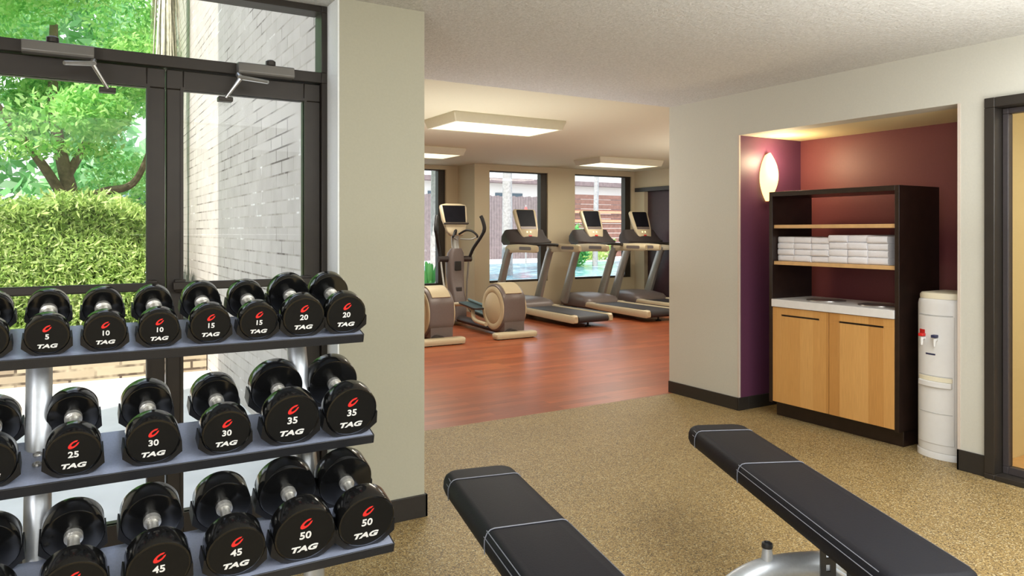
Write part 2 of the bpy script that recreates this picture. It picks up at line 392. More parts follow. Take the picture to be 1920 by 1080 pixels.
# far side of machine room
mb = MB(); mb.box(XR+.16, 9.6, 4.60, 4.73, 0, CF)
struct('wall_machine_room_near', mb, 'paint_far', 'tan wall of the machine room behind the niche', 'wall')
W2 = (6.16, 7.36, .495, 2.425); W3 = (7.96, 9.30, .50, 2.435); W1 = (4.2, 5.64, .44, 2.46)
mb = MB(); grid_wall(mb, 'y', YW, YW+.17, 5.87, 9.6, 0, CF, [W2, W3]); mb.box(5.87, 6.03, YW+.17, YW+.62, 0, CF)
struct('wall_back', mb, 'paint_far', 'tan wall with two tall windows behind the treadmills', 'wall')
mb = MB(); grid_wall(mb, 'y', YW+.62, YW+.8, 1.4, 6.1, 0, CF, [W1])
struct('wall_back_recess', mb, 'paint_far', 'recessed tan wall with the window behind the elliptical machine', 'wall')
mb = MB(); grid_wall(mb, 'x', 9.38, 9.55, 4.6, YW, 0, CF, [(9.5, 10.72, -1, 2.14)])
struct('wall_machine_room_right', mb, 'paint_far', 'tan right wall of the machine room with dark doorway', 'wall')
d = sthing('door_4', 'dark purple door in the far corner behind the last treadmill', 'door', (9.47, 10.1, 0))
obj('leaf', MB().box(0, .05, -.6, .62, 0, 2.14), 'purple_door', d)
obj('frame', MB().box(-.12, .02, -.66, .86, 2.14, 2.215), 'eq_dark', d)
# walls behind the camera
struct('wall_rear', MB().box(-4, 4.6, -3.6, -3.5, 0, CE), 'paint', 'beige wall behind the viewer', 'wall')
struct('wall_side', MB().box(-4.1, -4, -3.6, 3.66, 0, CE), 'paint', 'beige wall at the end of the weights room', 'wall')
# baseboards
mb = MB(); mb.box(XR-.012, XR, NY1-.012, 4.73, 0, .098); mb.box(XR-.012, XR+.1, NY1-.016, NY1-.004, 0, .098); mb.box(XR+.1, NX, NY1-.016, NY1-.004, 0, .098)
struct('baseboard_right', mb, 'base', 'black baseboard under the beige wall left of the niche', 'baseboard', bevel=.002)
mb = MB(); mb.box(XR-.012, XR, 2.175, NY0+.012, 0, .118); mb.box(XR-.012, XR+.14, NY0, NY0+.012, 0, .118)
struct('baseboard_door', mb, 'base', 'short black baseboard between the water cooler and the glazed door', 'baseboard', bevel=.002)
mb = MB(); mb.box(1.046, 1.487, 3.268, 3.28, 0, .108); mb.box(1.475, 1.487, 3.268, 3.6, 0, .108)
struct('baseboard_left', mb, 'base', 'black baseboard under the wall stub by the glass doors', 'baseboard', bevel=.002)
# room behind the glazed door
mb = MB(); mb.box(XR+.16, 7.2, 2.262, 2.268, 0, CE); mb.box(7.1, 7.2, -2, 2.262, 0, CE); mb.box(XR+.16, 7.2, -2.1, -2, 0, CE)
struct('wall_corridor', mb, 'paint_room', 'cream wall seen through the glazed door', 'wall')
struct('ceiling_corridor', MB().box(XR+.16, 7.2, -2.1, 2.26, CE, CE+.1), 'paint_room', 'cream ceiling behind the glazed door', 'ceiling')
struct('floor_corridor', MB().box(5.3, 7.2, -2.1, 2.26, -.1, 0), 'shelf_edge', 'tan floor behind the glazed door', 'floor')
struct('floor_threshold', MB().box(XR+.16, 5.32, -2.1, 2.26, -.001, .004), 'shelf_edge', 'tan floor just inside the glazed door', 'floor')

# ------------------------------------------------------------------ glass doors
YD = 3.44
f = sthing('window_1', 'dark bronze framed transom window above the glass doors', 'window', (0.35, YD, 2.08))
mb = MB(); frame_rect(mb, 'y', 0, .11, -.80, .704, 0, .365, .035, .03, .05)
obj('frame', mb, 'bronze', f, .003)
obj('glass', MB().box(-.77, .672, .05, .058, .045, .34), 'glass', f)
mb = MB(); mb.box(-.80, -.765, 0, .11, -2.08, 0); mb.box(.669, .704, 0, .11, -2.08, 0)
obj('jamb', mb, 'bronze', f, .003)
def door_leaf(name, x0, x1, s0, s1, label, bar):
    d = sthing(name, label, 'door', (x0, YD+.02, 0)); w = x1-x0
    mb = MB(); grid_wall(mb, 'y', 0, .06, 0, w, .012, 2.075, [(s0, w-s1, .165, 1.992)])
    obj('frame', mb, 'bronze', d, .004)
    mb = MB(); frame_rect(mb, 'y', -.004, .02, s0-.012, w-s1+.012, .153, 2.004, .012)
    obj('glazing_bead', mb, 'bronze', d)
    obj('glass', MB().box(s0-.004, w-s1+.004, .024, .032, .16, 1.996), 'glass', d)
    mb = MB(); mb.box(bar[0], bar[1], -.05, -.02, 1.13, 1.165)
    for x in (bar[0]+.03, bar[1]-.03): mb.box(x-.022, x+.022, -.03, .005, 1.12, 1.175)
    obj('push_bar', mb, 'bronze', d, .005)
    return d
door_leaf('door_1', -.415, .349, .075, .07, 'left glass door leaf looking onto the hedge and tree', (.02, .74))
door_leaf('door_2', .355, 1.018, .066, .076, 'right glass door leaf looking onto the whitewashed brick wall', (.02, .62))
def closer(loc, label, flip):
    c = thing('door_closer', label, 'door closer', loc, group='door closers over the glass doors')
    s = -1 if flip else 1
    mb = MB(); mb.loft([[Vector((x, y, z)) for y, z in ((-.058, -.016), (-.052, .022), (-.04, .026), (0, .026), (0, -.024), (-.052, -.024))] for x in (-.122, .122)])
    obj('body', mb, 'bronze_lite', c, .003)
    obj('pinion_cap', MB().lathe([(.0, 0), (.022, 0), (.022, .018), (.014, .024), (0, .024)], Matrix.Translation((-.02*s, -.03, .026)), 20), 'bronze', c)
    mb = MB(); mb.tube([(.12*s, -.04, -.032), (.118*s, -.075, -.05)], .012, 10)
    mb.tube([(.12*s, -.07, -.048), (.02*s, -.16, -.075)], [.011, .008], 8)
    obj('main_arm', mb, 'silver', c)
    mb = MB(); mb.tube([(.118*s, -.075, -.055), (.17*s, -.03, -.135)], [.009, .006], 8)
    obj('forearm', mb, 'silver', c)
    obj('foot_bracket', MB().box(.17*s-.03, .17*s+.03, -.03, .018, -.15, -.13), 'bronze', c, .003)
    return c
closer((-.038, YD, 2.097), 'grey door closer with folded arm above the left door leaf', False)
closer((.757, YD, 2.102), 'grey door closer with folded arm above the right door leaf', True)

# ------------------------------------------------------------------ machine room windows
def window(name, a, y, label, fw=.13):
    x0, x1, z0, z1 = a
    w = sthing(name, label, 'window', (x0, y, z0)); W, Hh = x1-x0, z1-z0
    mb = MB(); grid_wall(mb, 'y', 0, .12, .0, W, .0, Hh, [(.02, W-fw, .035, Hh-.02)])
    obj('frame', mb, 'bronze', w, .003)
    obj('glass', MB().box(.015, W-fw+.01, .05, .058, .03, Hh-.015), 'glass', w)
    return w
window('window_2', W2, YW+.03, 'tall dark framed window behind the first treadmill')
window('window_3', W3, YW+.03, 'tall dark framed window behind the second treadmill')
window('window_4', W1, YW+.67, 'tall dark framed window behind the elliptical machine')

# ------------------------------------------------------------------ glazed door on the right
d = sthing('door_3', 'dark framed glazed door right of the water cooler', 'door', (XR, 2.173, 0))
mb = MB(); frame_rect(mb, 'x', -.03, .17, -1.07, 0, .0, 2.124, .055, .055, .03)
obj('frame', mb, 'bronze', d, .004)
mb = MB(); frame_rect(mb, 'x', .05, .10, -1.01, -.058, .03, 2.066, .03, .03, .04)
obj('sash', mb, 'eq_dark', d, .003)
obj('glass', MB().box(.07, .078, -.99, -.08, .06, 2.04), 'glass_door', d)

# ------------------------------------------------------------------ ceiling lights
def ceiling_light():
    t = thing('ceiling_light', 'x', 'ceiling light')
    mb = MB(); w, l = 1.30, .70
    mb.loft([ring(rrect(w, l, .01, 1), -.002), ring(rrect(w, l, .01, 1), -.02), ring(rrect(w-.05, l-.05, .01, 1), -.095), ring(rrect(w-.10, l-.10, .01, 1), -.095), ring(rrect(w-.10, l-.10, .01, 1), -.08)], cap=False)
    obj('housing', mb, 'lamp_frame', t, smooth=20)
    obj('diffuser', MB().box(-w/2+.05, w/2-.05, -l/2+.05, l/2-.05, -.091, -.08), 'lamp', t)
    return t
L0 = ceiling_light()
lspots = [((3.78, 6.62, CF), 'large fluorescent ceiling light box nearest the doorway'),
          ((7.60, 9.30, CF), 'fluorescent ceiling light box above the last treadmills'),
          ((4.06, 9.42, CF), 'fluorescent ceiling light box half hidden by the beige wall stub')]
for i, (p, lab) in enumerate(lspots):
    o = L0 if i == 0 else dup(L0, p)
    o.location = p; tag(o, lab, 'ceiling light', 'ceiling light boxes in the machine room')

# ------------------------------------------------------------------ dumbbell rack
TILT = R(17.2)
tt = Vector((0, math.cos(TILT), math.sin(TILT))); nn = Vector((0, -math.sin(TILT), math.cos(TILT)))
tiers = {'top': Vector((0, 2.2, 1.060)), 'middle': Vector((0, 2.11, .768)), 'bottom': Vector((0, 1.949, .500))}
sdepth = {'top': .195, 'middle': .205, 'bottom': .225}
XL, XE = -.62, .782
rack = thing('dumbbell_rack', 'three-tier black dumbbell rack with silver uprights in front of the glass doors', 'dumbbell rack', (0.1, 2.2, 0))
RT = Vector((-.1, -2.2, 0))
def shelf_T(P): return Matrix.Translation(P+RT) @ Matrix.Rotation(TILT, 4, 'X')
for k, P in tiers.items():
    D = sdepth[k]; mb = MB(); T = shelf_T(P)
    prof = [(.0045, 0), (D, 0), (D, -.03), (D-.004, -.03), (D-.004, -.004), (.0045, -.004)]
    mb.loft([[T @ Vector((x, y, z)) for y, z in prof] for x in (XL, XE)])
    sh = obj('shelf', mb, 'rack_top', rack)
    mb = MB(); mb.box(XL, XE, 0, .0045, -.027, .001, T); mb.box(XE, XE+.004, 0, D, -.027, .001, T)
    obj('shelf_lip', mb, 'rack', sh, .0015)
    for xx in (-.07, .615):
        for sy in (.09, .135):
            mb = MB(); mb.lathe([(0, 0), (.011, 0), (.011, .003), (.008, .006), (.005, .006), (.004, .003), (0, .003)], T @ Matrix.Translation((xx+.0, sy, 0)), 16)
            obj('bolt', mb, 'silver', rack)
for xx in (-.07, .615):
    path = [(xx, 2.35, 1.02), (xx, 2.30, .88), (xx, 2.22, .66), (xx, 2.17, .5), (xx, 2.15, .3), (xx, 2.17, .12), (xx, 2.28, .045), (xx, 2.42, .035)]
    mb = MB(); mb.tube([p+RT for p in smooth_path(path, 5)], .0245, 16, 1.25)
    u = obj('upright', mb, 'silver_paint', rack)
    mb = MB(); mb.tube([Vector((xx, 2.14, .035))+RT, Vector((xx, 1.72, .035))+RT], .034, 14); mb.tube([Vector((xx, 2.2, .035))+RT, Vector((xx, 2.62, .035))+RT], .034, 14)
    obj('foot', mb, 'silver_paint', rack)

def text_mesh(s, size, shear=0.0, off=0.0):
    c = bpy.data.curves.new('t', 'FONT'); c.body = s; c.size = size; c.align_x = 'CENTER'; c.shear = shear; c.offset = off; c.extrude = .0006; c.resolution_u = 3
    o = bpy.data.objects.new('t', c)
    me = bpy.data.meshes.new_from_object(o); bpy.data.objects.remove(o); return me
def emblem_mesh(w, h):
    # slanted open ring
    mb = MB(); n = 26; a0, a1 = R(58), R(58+322); fr = []; 
    for k in range(n+1):
        a = a0+(a1-a0)*k/n; th = .60*(1-.40*abs(2*k/n-1)**3)
        for r in (1.0, 1.0-th):
            x, y = math.cos(a)*r*w/2, math.sin(a)*r*h/2
            fr.append(Vector((x+y*.42, y+x*.22, 0)))
    fs = [(2*k, 2*k+1, 2*k+3, 2*k+2) for k in range(n)]
    mb.add(fr, fs); return mb
FACE = Matrix.Rotation(R(90), 4, 'X')      # text x -> x, text y -> z, front towards -y
class MeshLike: pass
tagm = text_mesh('TAG', .03, .22, .0012)
numm = {k: text_mesh(k, .034, 0, .0007) for k in ('5', '10', '15', '20', '25', '30', '35', '40', '45', '50')}
def head_mesh(Rr, th, front, wt=None):
    mb = MB(); s = -1 if front else 1
    T = Matrix.Rotation(R(90), 4, 'X')
    c = .006
    # profile runs along -y (front) from y=th to y=0
    prof = [(0, 0), (Rr-.0045, 0), (Rr-.0012, .001), (Rr, .0038), (Rr, th-.0038), (Rr-.0012, th-.001), (Rr-.0045, th), (0, th)]
    Ty = Matrix(((1,0,0,0),(0,0,1,0),(0,-1,0,0),(0,0,0,1)))   # local z -> +y
    mb.mi = 0; mb.lathe(prof, Ty, 48)
    if front:
        mb.mi = 3; mb.lathe([(0, -.0006), (Rr-.0055, -.0006), (Rr-.0055, .0002)], Ty, 48)
        k = Rr/.06; mb.mi = 1
        e = emblem_mesh(.0215*k, .0215*k)
        mb.add([Matrix.Translation((0, -.0013, .0255*k)) @ FACE @ Vector(v) for v in e.v], e.f, 1)
        mb.merge(numm[wt], Matrix.Translation((0, -.0010, -.0088*k)) @ FACE @ Matrix.Diagonal((.70*k, .66*k, 1, 1)), 2)
        mb.merge(tagm, Matrix.Translation((-.0015*k, -.0010, -.0375*k)) @ FACE @ Matrix.Diagonal((.88*k, .56*k, 1, 1)), 2)
    return mb
protos = {}
GAP = .125
def dumbbell(wt, Rr, th, P, x, label, s0=.014, hr=.0155):
    key = wt
    base = P + nn*(Rr+.0035) + tt*s0; loc = (x, base.y, base.z)
    if key not in protos:
        t = thing('dumbbell', label, 'dumbbell', loc, 0, None, TILT)
        obj('head', head_mesh(Rr, th, True, wt), ['urethane', 'red', 'ink', 'urethane_face'], t)
        b = obj('head', head_mesh(Rr, th, False), 'urethane', t); b.location = (0, th+GAP, 0)
        Ty = Matrix(((1,0,0,0),(0,0,1,0),(0,-1,0,0),(0,0,0,1)))
        e = th; L = GAP
        mb = MB(); mb.lathe([(0, e-.002), (.021, e-.002), (.021, e+.014), (.014, e+.017), (.0135, e+.03), (hr, e+L/2), (.0135, e+L-.03), (.014, e+L-.017), (.021, e+L-.014), (.021, e+L+.002), (0, e+L+.002)], Ty, 24)
        obj('handle', mb, 'chrome', t); protos[key] = t
    else:
        t = dup(protos[key], loc)
    tag(t, label, 'dumbbell', 'urethane dumbbells on the rack')
    # cradles under both heads belong to the rack
    for s in (s0+th*.5, s0+th*1.5+GAP):
        Q = P + tt*s + nn*(Rr+.0035); Q = Vector((x, Q.y, Q.z))+RT
        T = Matrix.Translation(Q) @ Matrix.Rotation(TILT, 4, 'X')
        w = th*.46; ri = Rr+.0008; n_ = 14
        outer = [(Rr+.004, -.12*Rr), (Rr+.0065, -.62*Rr), (.62*Rr, -(Rr+.0034)), (-.62*Rr, -(Rr+.0034)), (-Rr-.0065, -.62*Rr), (-Rr-.004, -.12*Rr)]
        inner = [(ri*math.cos(R(-173+166*k/n_)), ri*math.sin(R(-173+166*k/n_))) for k in range(n_+1)]
        mb = MB(); o_ = len(outer)
        # outline resampled so every inner point has an outer mate
        def along(poly, t):
            seg = [math.dist(poly[i], poly[i+1]) for i in range(len(poly)-1)]; L_ = sum(seg)*t
            for i, g in enumerate(seg):
                if L_ <= g or i == len(seg)-1:
                    q = min(1, L_/g); return (poly[i][0]+(poly[i+1][0]-poly[i][0])*q, poly[i][1]+(poly[i+1][1]-poly[i][1])*q)
                L_ -= g
        ts = sorted({0, 1} | {k/n_ for k in range(n_+1)})
        rings = []
        for k, t_ in enumerate(ts):
            ix, iz = inner[k]; ox, oz = along(outer[::-1], t_)
            rings.append([T @ Vector((ix, -w, iz)), T @ Vector((ix, w, iz)), T @ Vector((ox, w, oz)), T @ Vector((ox, -w, oz))])
        mb.loft(rings)
        obj('saddle', mb, 'saddle', rack, smooth=25)
top, mid, bot = tiers['top'], tiers['middle'], tiers['bottom']
S = dict([('5', (.050, .046)), ('10', (.0505, .046)), ('15', (.0535, .048)), ('20', (.0615, .05)), ('25', (.0612, .056)), ('30', (.064, .057)), ('35', (.0765, .058)), ('40', (.0685, .062)), ('45', (.0715, .064)), ('50', (.0795, .064))])
def DB(w, P, x, lab): dumbbell(w, S[w][0], S[w][1], P, x, lab)
x0 = -.049
DB('5', top, x0-.129, 'black dumbbell cut by the photo edge, leftmost on the top tier')
DB('5', top, x0, 'black round dumbbell marked 5 on the top tier')
DB('10', top, x0+.129, 'dumbbell marked 10 on the top tier, next to the 5')
DB('10', top, x0+.257, 'dumbbell marked 10 on the top tier, next to the 15s')
DB('15', top, x0+.387, 'dumbbell marked 15 on the top tier, next to the 10s')
DB('15', top, x0+.517, 'dumbbell marked 15 on the top tier, next to the 20s')
DB('20', top, x0+.646, 'dumbbell marked 20 on the top tier, next to the 15s')
DB('20', top, x0+.776, 'dumbbell marked 20 at the right end of the top tier')
DB('25', mid, -.168, 'black dumbbell cut by the photo edge, leftmost on the middle tier')
DB('25', mid, .008, 'dumbbell marked 25 on the middle tier')
DB('30', mid, .185, 'dumbbell marked 30 on the middle tier, next to the 25')
DB('30', mid, .364, 'dumbbell marked 30 on the middle tier, next to the 35s')
DB('35', mid, .539, 'dumbbell marked 35 on the middle tier, next to the 30s')
DB('35', mid, .712, 'dumbbell marked 35 at the right end of the middle tier')
DB('40', bot, -.168, 'black dumbbell cut by the photo edge, leftmost on the bottom tier')
DB('40', bot, .008, 'dumbbell on the bottom tier left of the 45s, its face cut off below')
DB('45', bot, .183, 'dumbbell marked 45 on the bottom tier, farther from the 50s')
DB('45', bot, .359, 'dumbbell marked 45 on the bottom tier, next to the 50s')
DB('50', bot, .531, 'dumbbell marked 50 on the bottom tier, next to the 45s')
DB('50', bot, .700, 'dumbbell marked 50 at the right end of the bottom tier')

# ------------------------------------------------------------------ benches
def bench(label, loc, rz, length, detail):
    b = thing('weight_bench', label, 'weight bench', loc, rz, 'padded weight benches on the rubber floor')
    W, TK, ZT = .282, .085, .48; Lc = -length/2
    def lay(z, ins, rad): return ring(rrect(W-2*ins, length-2*ins, rad, 8, 0, Lc), z)
    mb = MB(); mb.loft([lay(ZT-TK, .020, .05), lay(ZT-TK+.008, .008, .055), lay(ZT-TK+.03, 0, .06), lay(ZT-.03, .001, .06), lay(ZT-.012, .008, .055), lay(ZT-.003, .018, .05), lay(ZT, .03, .04)])
    pad = obj('pad', mb, 'vinyl', b, smooth=60)
    prof = [(-W/2-.0006, ZT-TK+.012), (-W/2-.0012, ZT-TK+.035), (-W/2-.0005, ZT-.03), (-W/2+.0075, ZT-.0115), (-W/2+.018, ZT-.0020), (-W/2+.032, ZT+.0012)]
    sec = prof+[(-x, z) for x, z in reversed(prof)]
    for y in (-.135, -.60):
        mb = MB(); mb.tube([(x, y, z) for x, z in sec], .0021, 6)
        obj('piping', mb, 'thread', pad)
    for sg in (-1, 1):
        for xo, zo in ((W/2-.001, ZT-.026), (W/2-.010, ZT-.0085)):
            mb = MB(); mb.tube([(sg*xo, -.588, zo), (sg*xo, -length+.07, zo)], .0016, 5)
            obj('stitching', mb, 'thread', pad)
            mb = MB(); mb.tube([(sg*xo, -.125, zo), (sg*(xo-.006), -.05, zo-.001)], .0014, 5)
            obj('stitching', mb, 'thread', pad)
    obj('backing_plate', MB().box(-.11, .11, -length+.08, -.08, ZT-TK-.008, ZT-TK+.001), 'rack', b, .002)
    # spine and legs
    mb = MB(); mb.tube(smooth_path([(.05, -.90, .19), (.05, -1.15, .20), (0, -length+.15, .17)], 6), .035, 14); obj('spine', mb, 'silver_paint', b)
    mb = MB(); mb.tube(smooth_path([(-.345, -.905, .01), (-.315, -.905, .12), (-.23, -.905, .185), (-.10, -.905, .215), (.10, -.905, .215), (.23, -.905, .185), (.315, -.905, .12), (.345, -.905, .01)], 6), .046, 16)
    lg = obj('leg', mb, 'silver_paint', b)
    mb = MB(); mb.tube(smooth_path([(-.26, -length+.16, .035), (0, -length+.16, .06), (.26, -length+.16, .035)], 6), .034, 14); mb.tube([(0, -length+.16, .06), (0, -length+.2, .22)], .034, 12)
    obj('leg', mb, 'silver_paint', b)
    # pop pin on the arch
    mb = MB(); mb.lathe([(.0, 0), (.021, 0), (.019, .02), (.0155, .045), (.0, .045)], Matrix.Translation((-.165, -.905, .244)), 20)
    kn = obj('adjuster_collar', mb, 'silver_paint', b)
    mb = MB(); mb.lathe([(.0, 0), (.0185, 0), (.0195, .006), (.018, .016), (.011, .02), (.009, .017), (0, .017)], Matrix.Translation((-.165, -.905, .288)), 20)
    obj('knob', mb, 'rack', kn)
    # perforated hanging plate facing the foot end
    mb = MB(); mb_holes = [(-.079, -.064, z, z+.022) for z in (.20, .255, .305, .348)]
    grid_wall(mb, 'y', -1.135, -1.128, -.097, -.046, .16, ZT-TK-.005, mb_holes)
    obj('ladder_plate', mb, 'rack', b)
    obj('post', MB().box(.02, .08, -1.18, -1.08, .20, ZT-TK-.005), 'rack', b, .003)
    return b
bench('black padded flat bench nearer the dumbbell rack', (1.340, 2.50, 0), R(-12.5), 1.5, True)
bench('black padded flat bench nearer the towel niche', (2.595, 2.478, 0), R(-24.8), 1.56, True)

# ------------------------------------------------------------------ towel cabinet
cab = thing('towel_cabinet', 'dark wood towel cabinet with maple doors and open shelves inside the plum niche', 'cabinet', (4.5, 2.731, 0))
CW = 3.742-2.731; CD = .455; CH = 1.675
for y in (0, CW-.03):
    obj('side_panel', MB().box(0, CD, y, y+.03, .104, CH), 'wenge', cab, .0015)
obj('top_panel', MB().box(0, CD, .03, CW-.03, CH-.034, CH), 'wenge', cab, .0015)
mb = MB(); mb.box(.07, CD-.01, .012, CW-.012, 0, .104); obj('plinth', mb, 'wenge', cab, .002)
for z in (1.403, 1.133):
    obj('shelf', MB().box(.018, CD-.005, .0305, CW-.0305, z, z+.026), 'shelf_edge', cab, .0015)
def disc_hole_counter():
    mb = MB(); mb.box(-.012, CD-.005, .0305, CW-.0305, .822, .878); return mb
ct = obj('counter', disc_hole_counter(), 'counter', cab, .002)
for y in (.27, .68):
    Tm = Matrix.Translation((.215, y, .878)) @ Matrix.Diagonal((1, 1, 1, 1))
    mb = MB(); mb.lathe([(.108, .0005), (.135, .0005), (.133, .006), (.112, .006), (.108, .002)], Tm, 36); obj('chute_ring', mb, 'steel_ring', ct)
    mb = MB(); mb.lathe([(0, .0006), (.109, .0006), (.109, .0016), (0, .0016)], Tm, 36); obj('chute_hole', mb, 'dark', ct)
dm = (CW-.06)/2
for i, y in enumerate((.031, .031+dm)):
    mb = MB(); grid_wall(mb, 'x', .001, .021, y+.0015, y+dm-.0035, .116, .818, [(y+.075, y+dm-.075, .755, .768)])
    dd = obj('door', mb, 'maple', cab, .001)
    obj('handle', MB().box(.014, .02, y+.074, y+dm-.074, .7545, .7685), 'wenge', dd)
mb = MB(); mb.box(.024, CD-.02, .031, CW-.031, .106, .82); obj('carcass', mb, 'wenge', cab)
# towels
def towel_mesh(w, d, h, seed):
    rnd = random.Random(seed); mb = MB()
    rings = []
    n = 10
    for k in range(n+1):
        y = -w/2+w*k/n; edge = 1-abs(2*k/n-1)**8*.35
        pts = []
        # folded cross-section: one soft rounded front edge with a faint crease
        for a in range(0, 181, 20):
            pts.append((-d/2+.018-math.sin(R(a))*.018*edge*(1-.18*math.exp(-((a-90)/18)**2)), h*(.5-.5*math.cos(R(a)))))
        pts += [(d/2, h), (d/2, 0)]
        j = rnd.uniform(-.0012, .0012)
        rings.append([Vector((px, y, pz*(.93+.07*edge)+(j if pz > .6*h else 0))) for px, pz in pts])
    mb.loft(rings); return mb
tw = [(3.635-.145*i, .143) for i in range(6)]
zs = 1.1595
ordw = ['leftmost stack', 'second stack from the left', 'third stack from the left', 'fourth stack from the left', 'fifth stack from the left', 'rightmost stack']
lev = ['bottom', 'second from the bottom', 'second from the top', 'top']
protoT = None
hts = [(.0455,)*4, (.045,)*4, (.0445,)*4, (.049,)*4, (.049,)*4, (.0475,)*4]
for i, (yy, w) in enumerate(tw):
    z = zs; rnd = random.Random(i)
    for k in range(4):
        lab = f'folded white towel, {lev[k]} of the {ordw[i]}'
        o = obj('towel', towel_mesh(.141, .36, hts[i][k]-.0005, i*5+k), 'towel', None, smooth=50)
        o.location = (4.725+rnd.uniform(-.008, .006), yy+rnd.uniform(-.0015, .0015), z)
        tag(o, lab, 'towel', 'folded towels on the cabinet shelf'); z += hts[i][k]
# ------------------------------------------------------------------ sconce
sc = thing('wall_sconce', 'lit cream glass wall sconce on the plum side wall of the niche', 'wall sconce', (4.735, NY1-.004, 1.62))
rings = []; backs = []
for k in range(15):
    t = k/14; z = .36*t
    w = .004+.080*math.sin(PI*(.02+.93*t))**.8
    dp = .006+.085*math.sin(PI*(.02+.90*t))**.8
    rings.append([Vector((w*math.cos(R(a)), -dp*math.sin(R(a))-.004, z+.02*math.sin(R(a))*t)) for a in range(0, 181, 12)])
mb = MB(); mb.loft(rings, cap=False, closed=False); obj('glass_shade', mb, 'sconce', sc, smooth=60)
mb = MB(); mb.box(-.045, .045, -.004, -.0005, .08, .28); obj('back_plate', mb, 'brass', sc, .001)
# ------------------------------------------------------------------ water cooler
wc = thing('water_cooler', 'white bottleless water cooler with red and blue taps beside the cabinet', 'water cooler', (4.66, 2.507, 0))
def cooler_ring(z, ins=0, dx=0):
    # plan: rounded front (towards -x), flat back
    w = .150-ins; pts = []
    for k in range(17):
        a = R(90+180*k/16); pts.append((math.cos(a)*.10*(1-ins*2)-.06+dx*0+ins*.0, math.sin(a)*w))
    pts += [(.20-ins, -w), (.20-ins, w)]
    return [Vector((x, y, z)) for x, y in pts]
mb = MB(); mb.loft([cooler_ring(.04, .003), cooler_ring(.06, 0), cooler_ring(.935, 0), cooler_ring(.962, .006), cooler_ring(.970, .018)])
obj('body', mb, 'cooler', wc, .003, smooth=35)
mb = MB(); mb.loft([cooler_ring(0, -.006), cooler_ring(.036, -.006), cooler_ring(.04, 0)]); obj('base', mb, 'cooler', wc, smooth=35)
mb = MB(); mb.loft([cooler_ring(.970, .012), cooler_ring(.992, .012), cooler_ring(1.004, .022), cooler_ring(1.007, .05)]); obj('lid', mb, 'cooler_lid', wc, smooth=35)
def cooler_arc(z0, z1, y0, y1, out, n=14):
    rings = []
    for k in range(n+1):
        y = y0+(y1-y0)*k/n; s_ = max(-1, min(1, y/.150)); x = -math.sqrt(max(0, 1-s_*s_))*.10-.06
        rings.append([Vector((x-out, y, z0)), Vector((x-out, y, z1)), Vector((x+.012, y, z1)), Vector((x+.012, y, z0))])
    mb = MB(); mb.loft(rings); return mb
fp = obj('front_panel', cooler_arc(.09, .865, -.102, .122, .0035), 'cooler', wc, .002)
for z, o_ in ((.868, .0045), (.50, .0055), (.275, .0052)):
    obj('seam', cooler_arc(z, z+.005, -.095, .112, o_), 'cooler_grey', wc)
obj('drip_tray', cooler_arc(.435, .470, -.095, .112, .018), 'cooler', wc, .004)
obj('splash_ledge', cooler_arc(.470, .498, -.095, .112, .008), 'cooler_lid', wc, .003)
for y, m in ((.072, 'tap_red'), (-.012, 'tap_blue')):
    x = -math.sqrt(1-(y/.15)**2)*.10-.06-.003
    mb = MB(); mb.tube([(x+.006, y, .725), (x-.022, y, .725)], .011, 12); mb.tube([(x-.022, y, .735), (x-.024, y, .685)], [.010, .007], 12)
    tp = obj('tap', mb, 'cooler', wc)
    mb = MB(); mb.box(x-.040, x-.004, y-.014, y+.014, .738, .756); obj('lever', mb, m, tp, .003)
    mb = MB(); mb.loft([[Vector((x+.0015-.0005*q, y-.034, .715)) for q in (0,)] + [Vector((x+.0015, y+.034, .715)), Vector((x+.0015, y+.034, .775)), Vector((x+.0015, y-.034, .775))],
                        [Vector((x-.003, y-.034, .715)), Vector((x-.003, y+.034, .715)), Vector((x-.003, y+.034, .775)), Vector((x-.003, y-.034, .775))]])
obj('hot_water_label', cooler_arc(.748, .778, .064, .108, .0042, 4), 'tap_red', wc)
obj('name_badge', cooler_arc(.628, .638, -.005, .058, .0042, 4), 'tap_blue', wc)

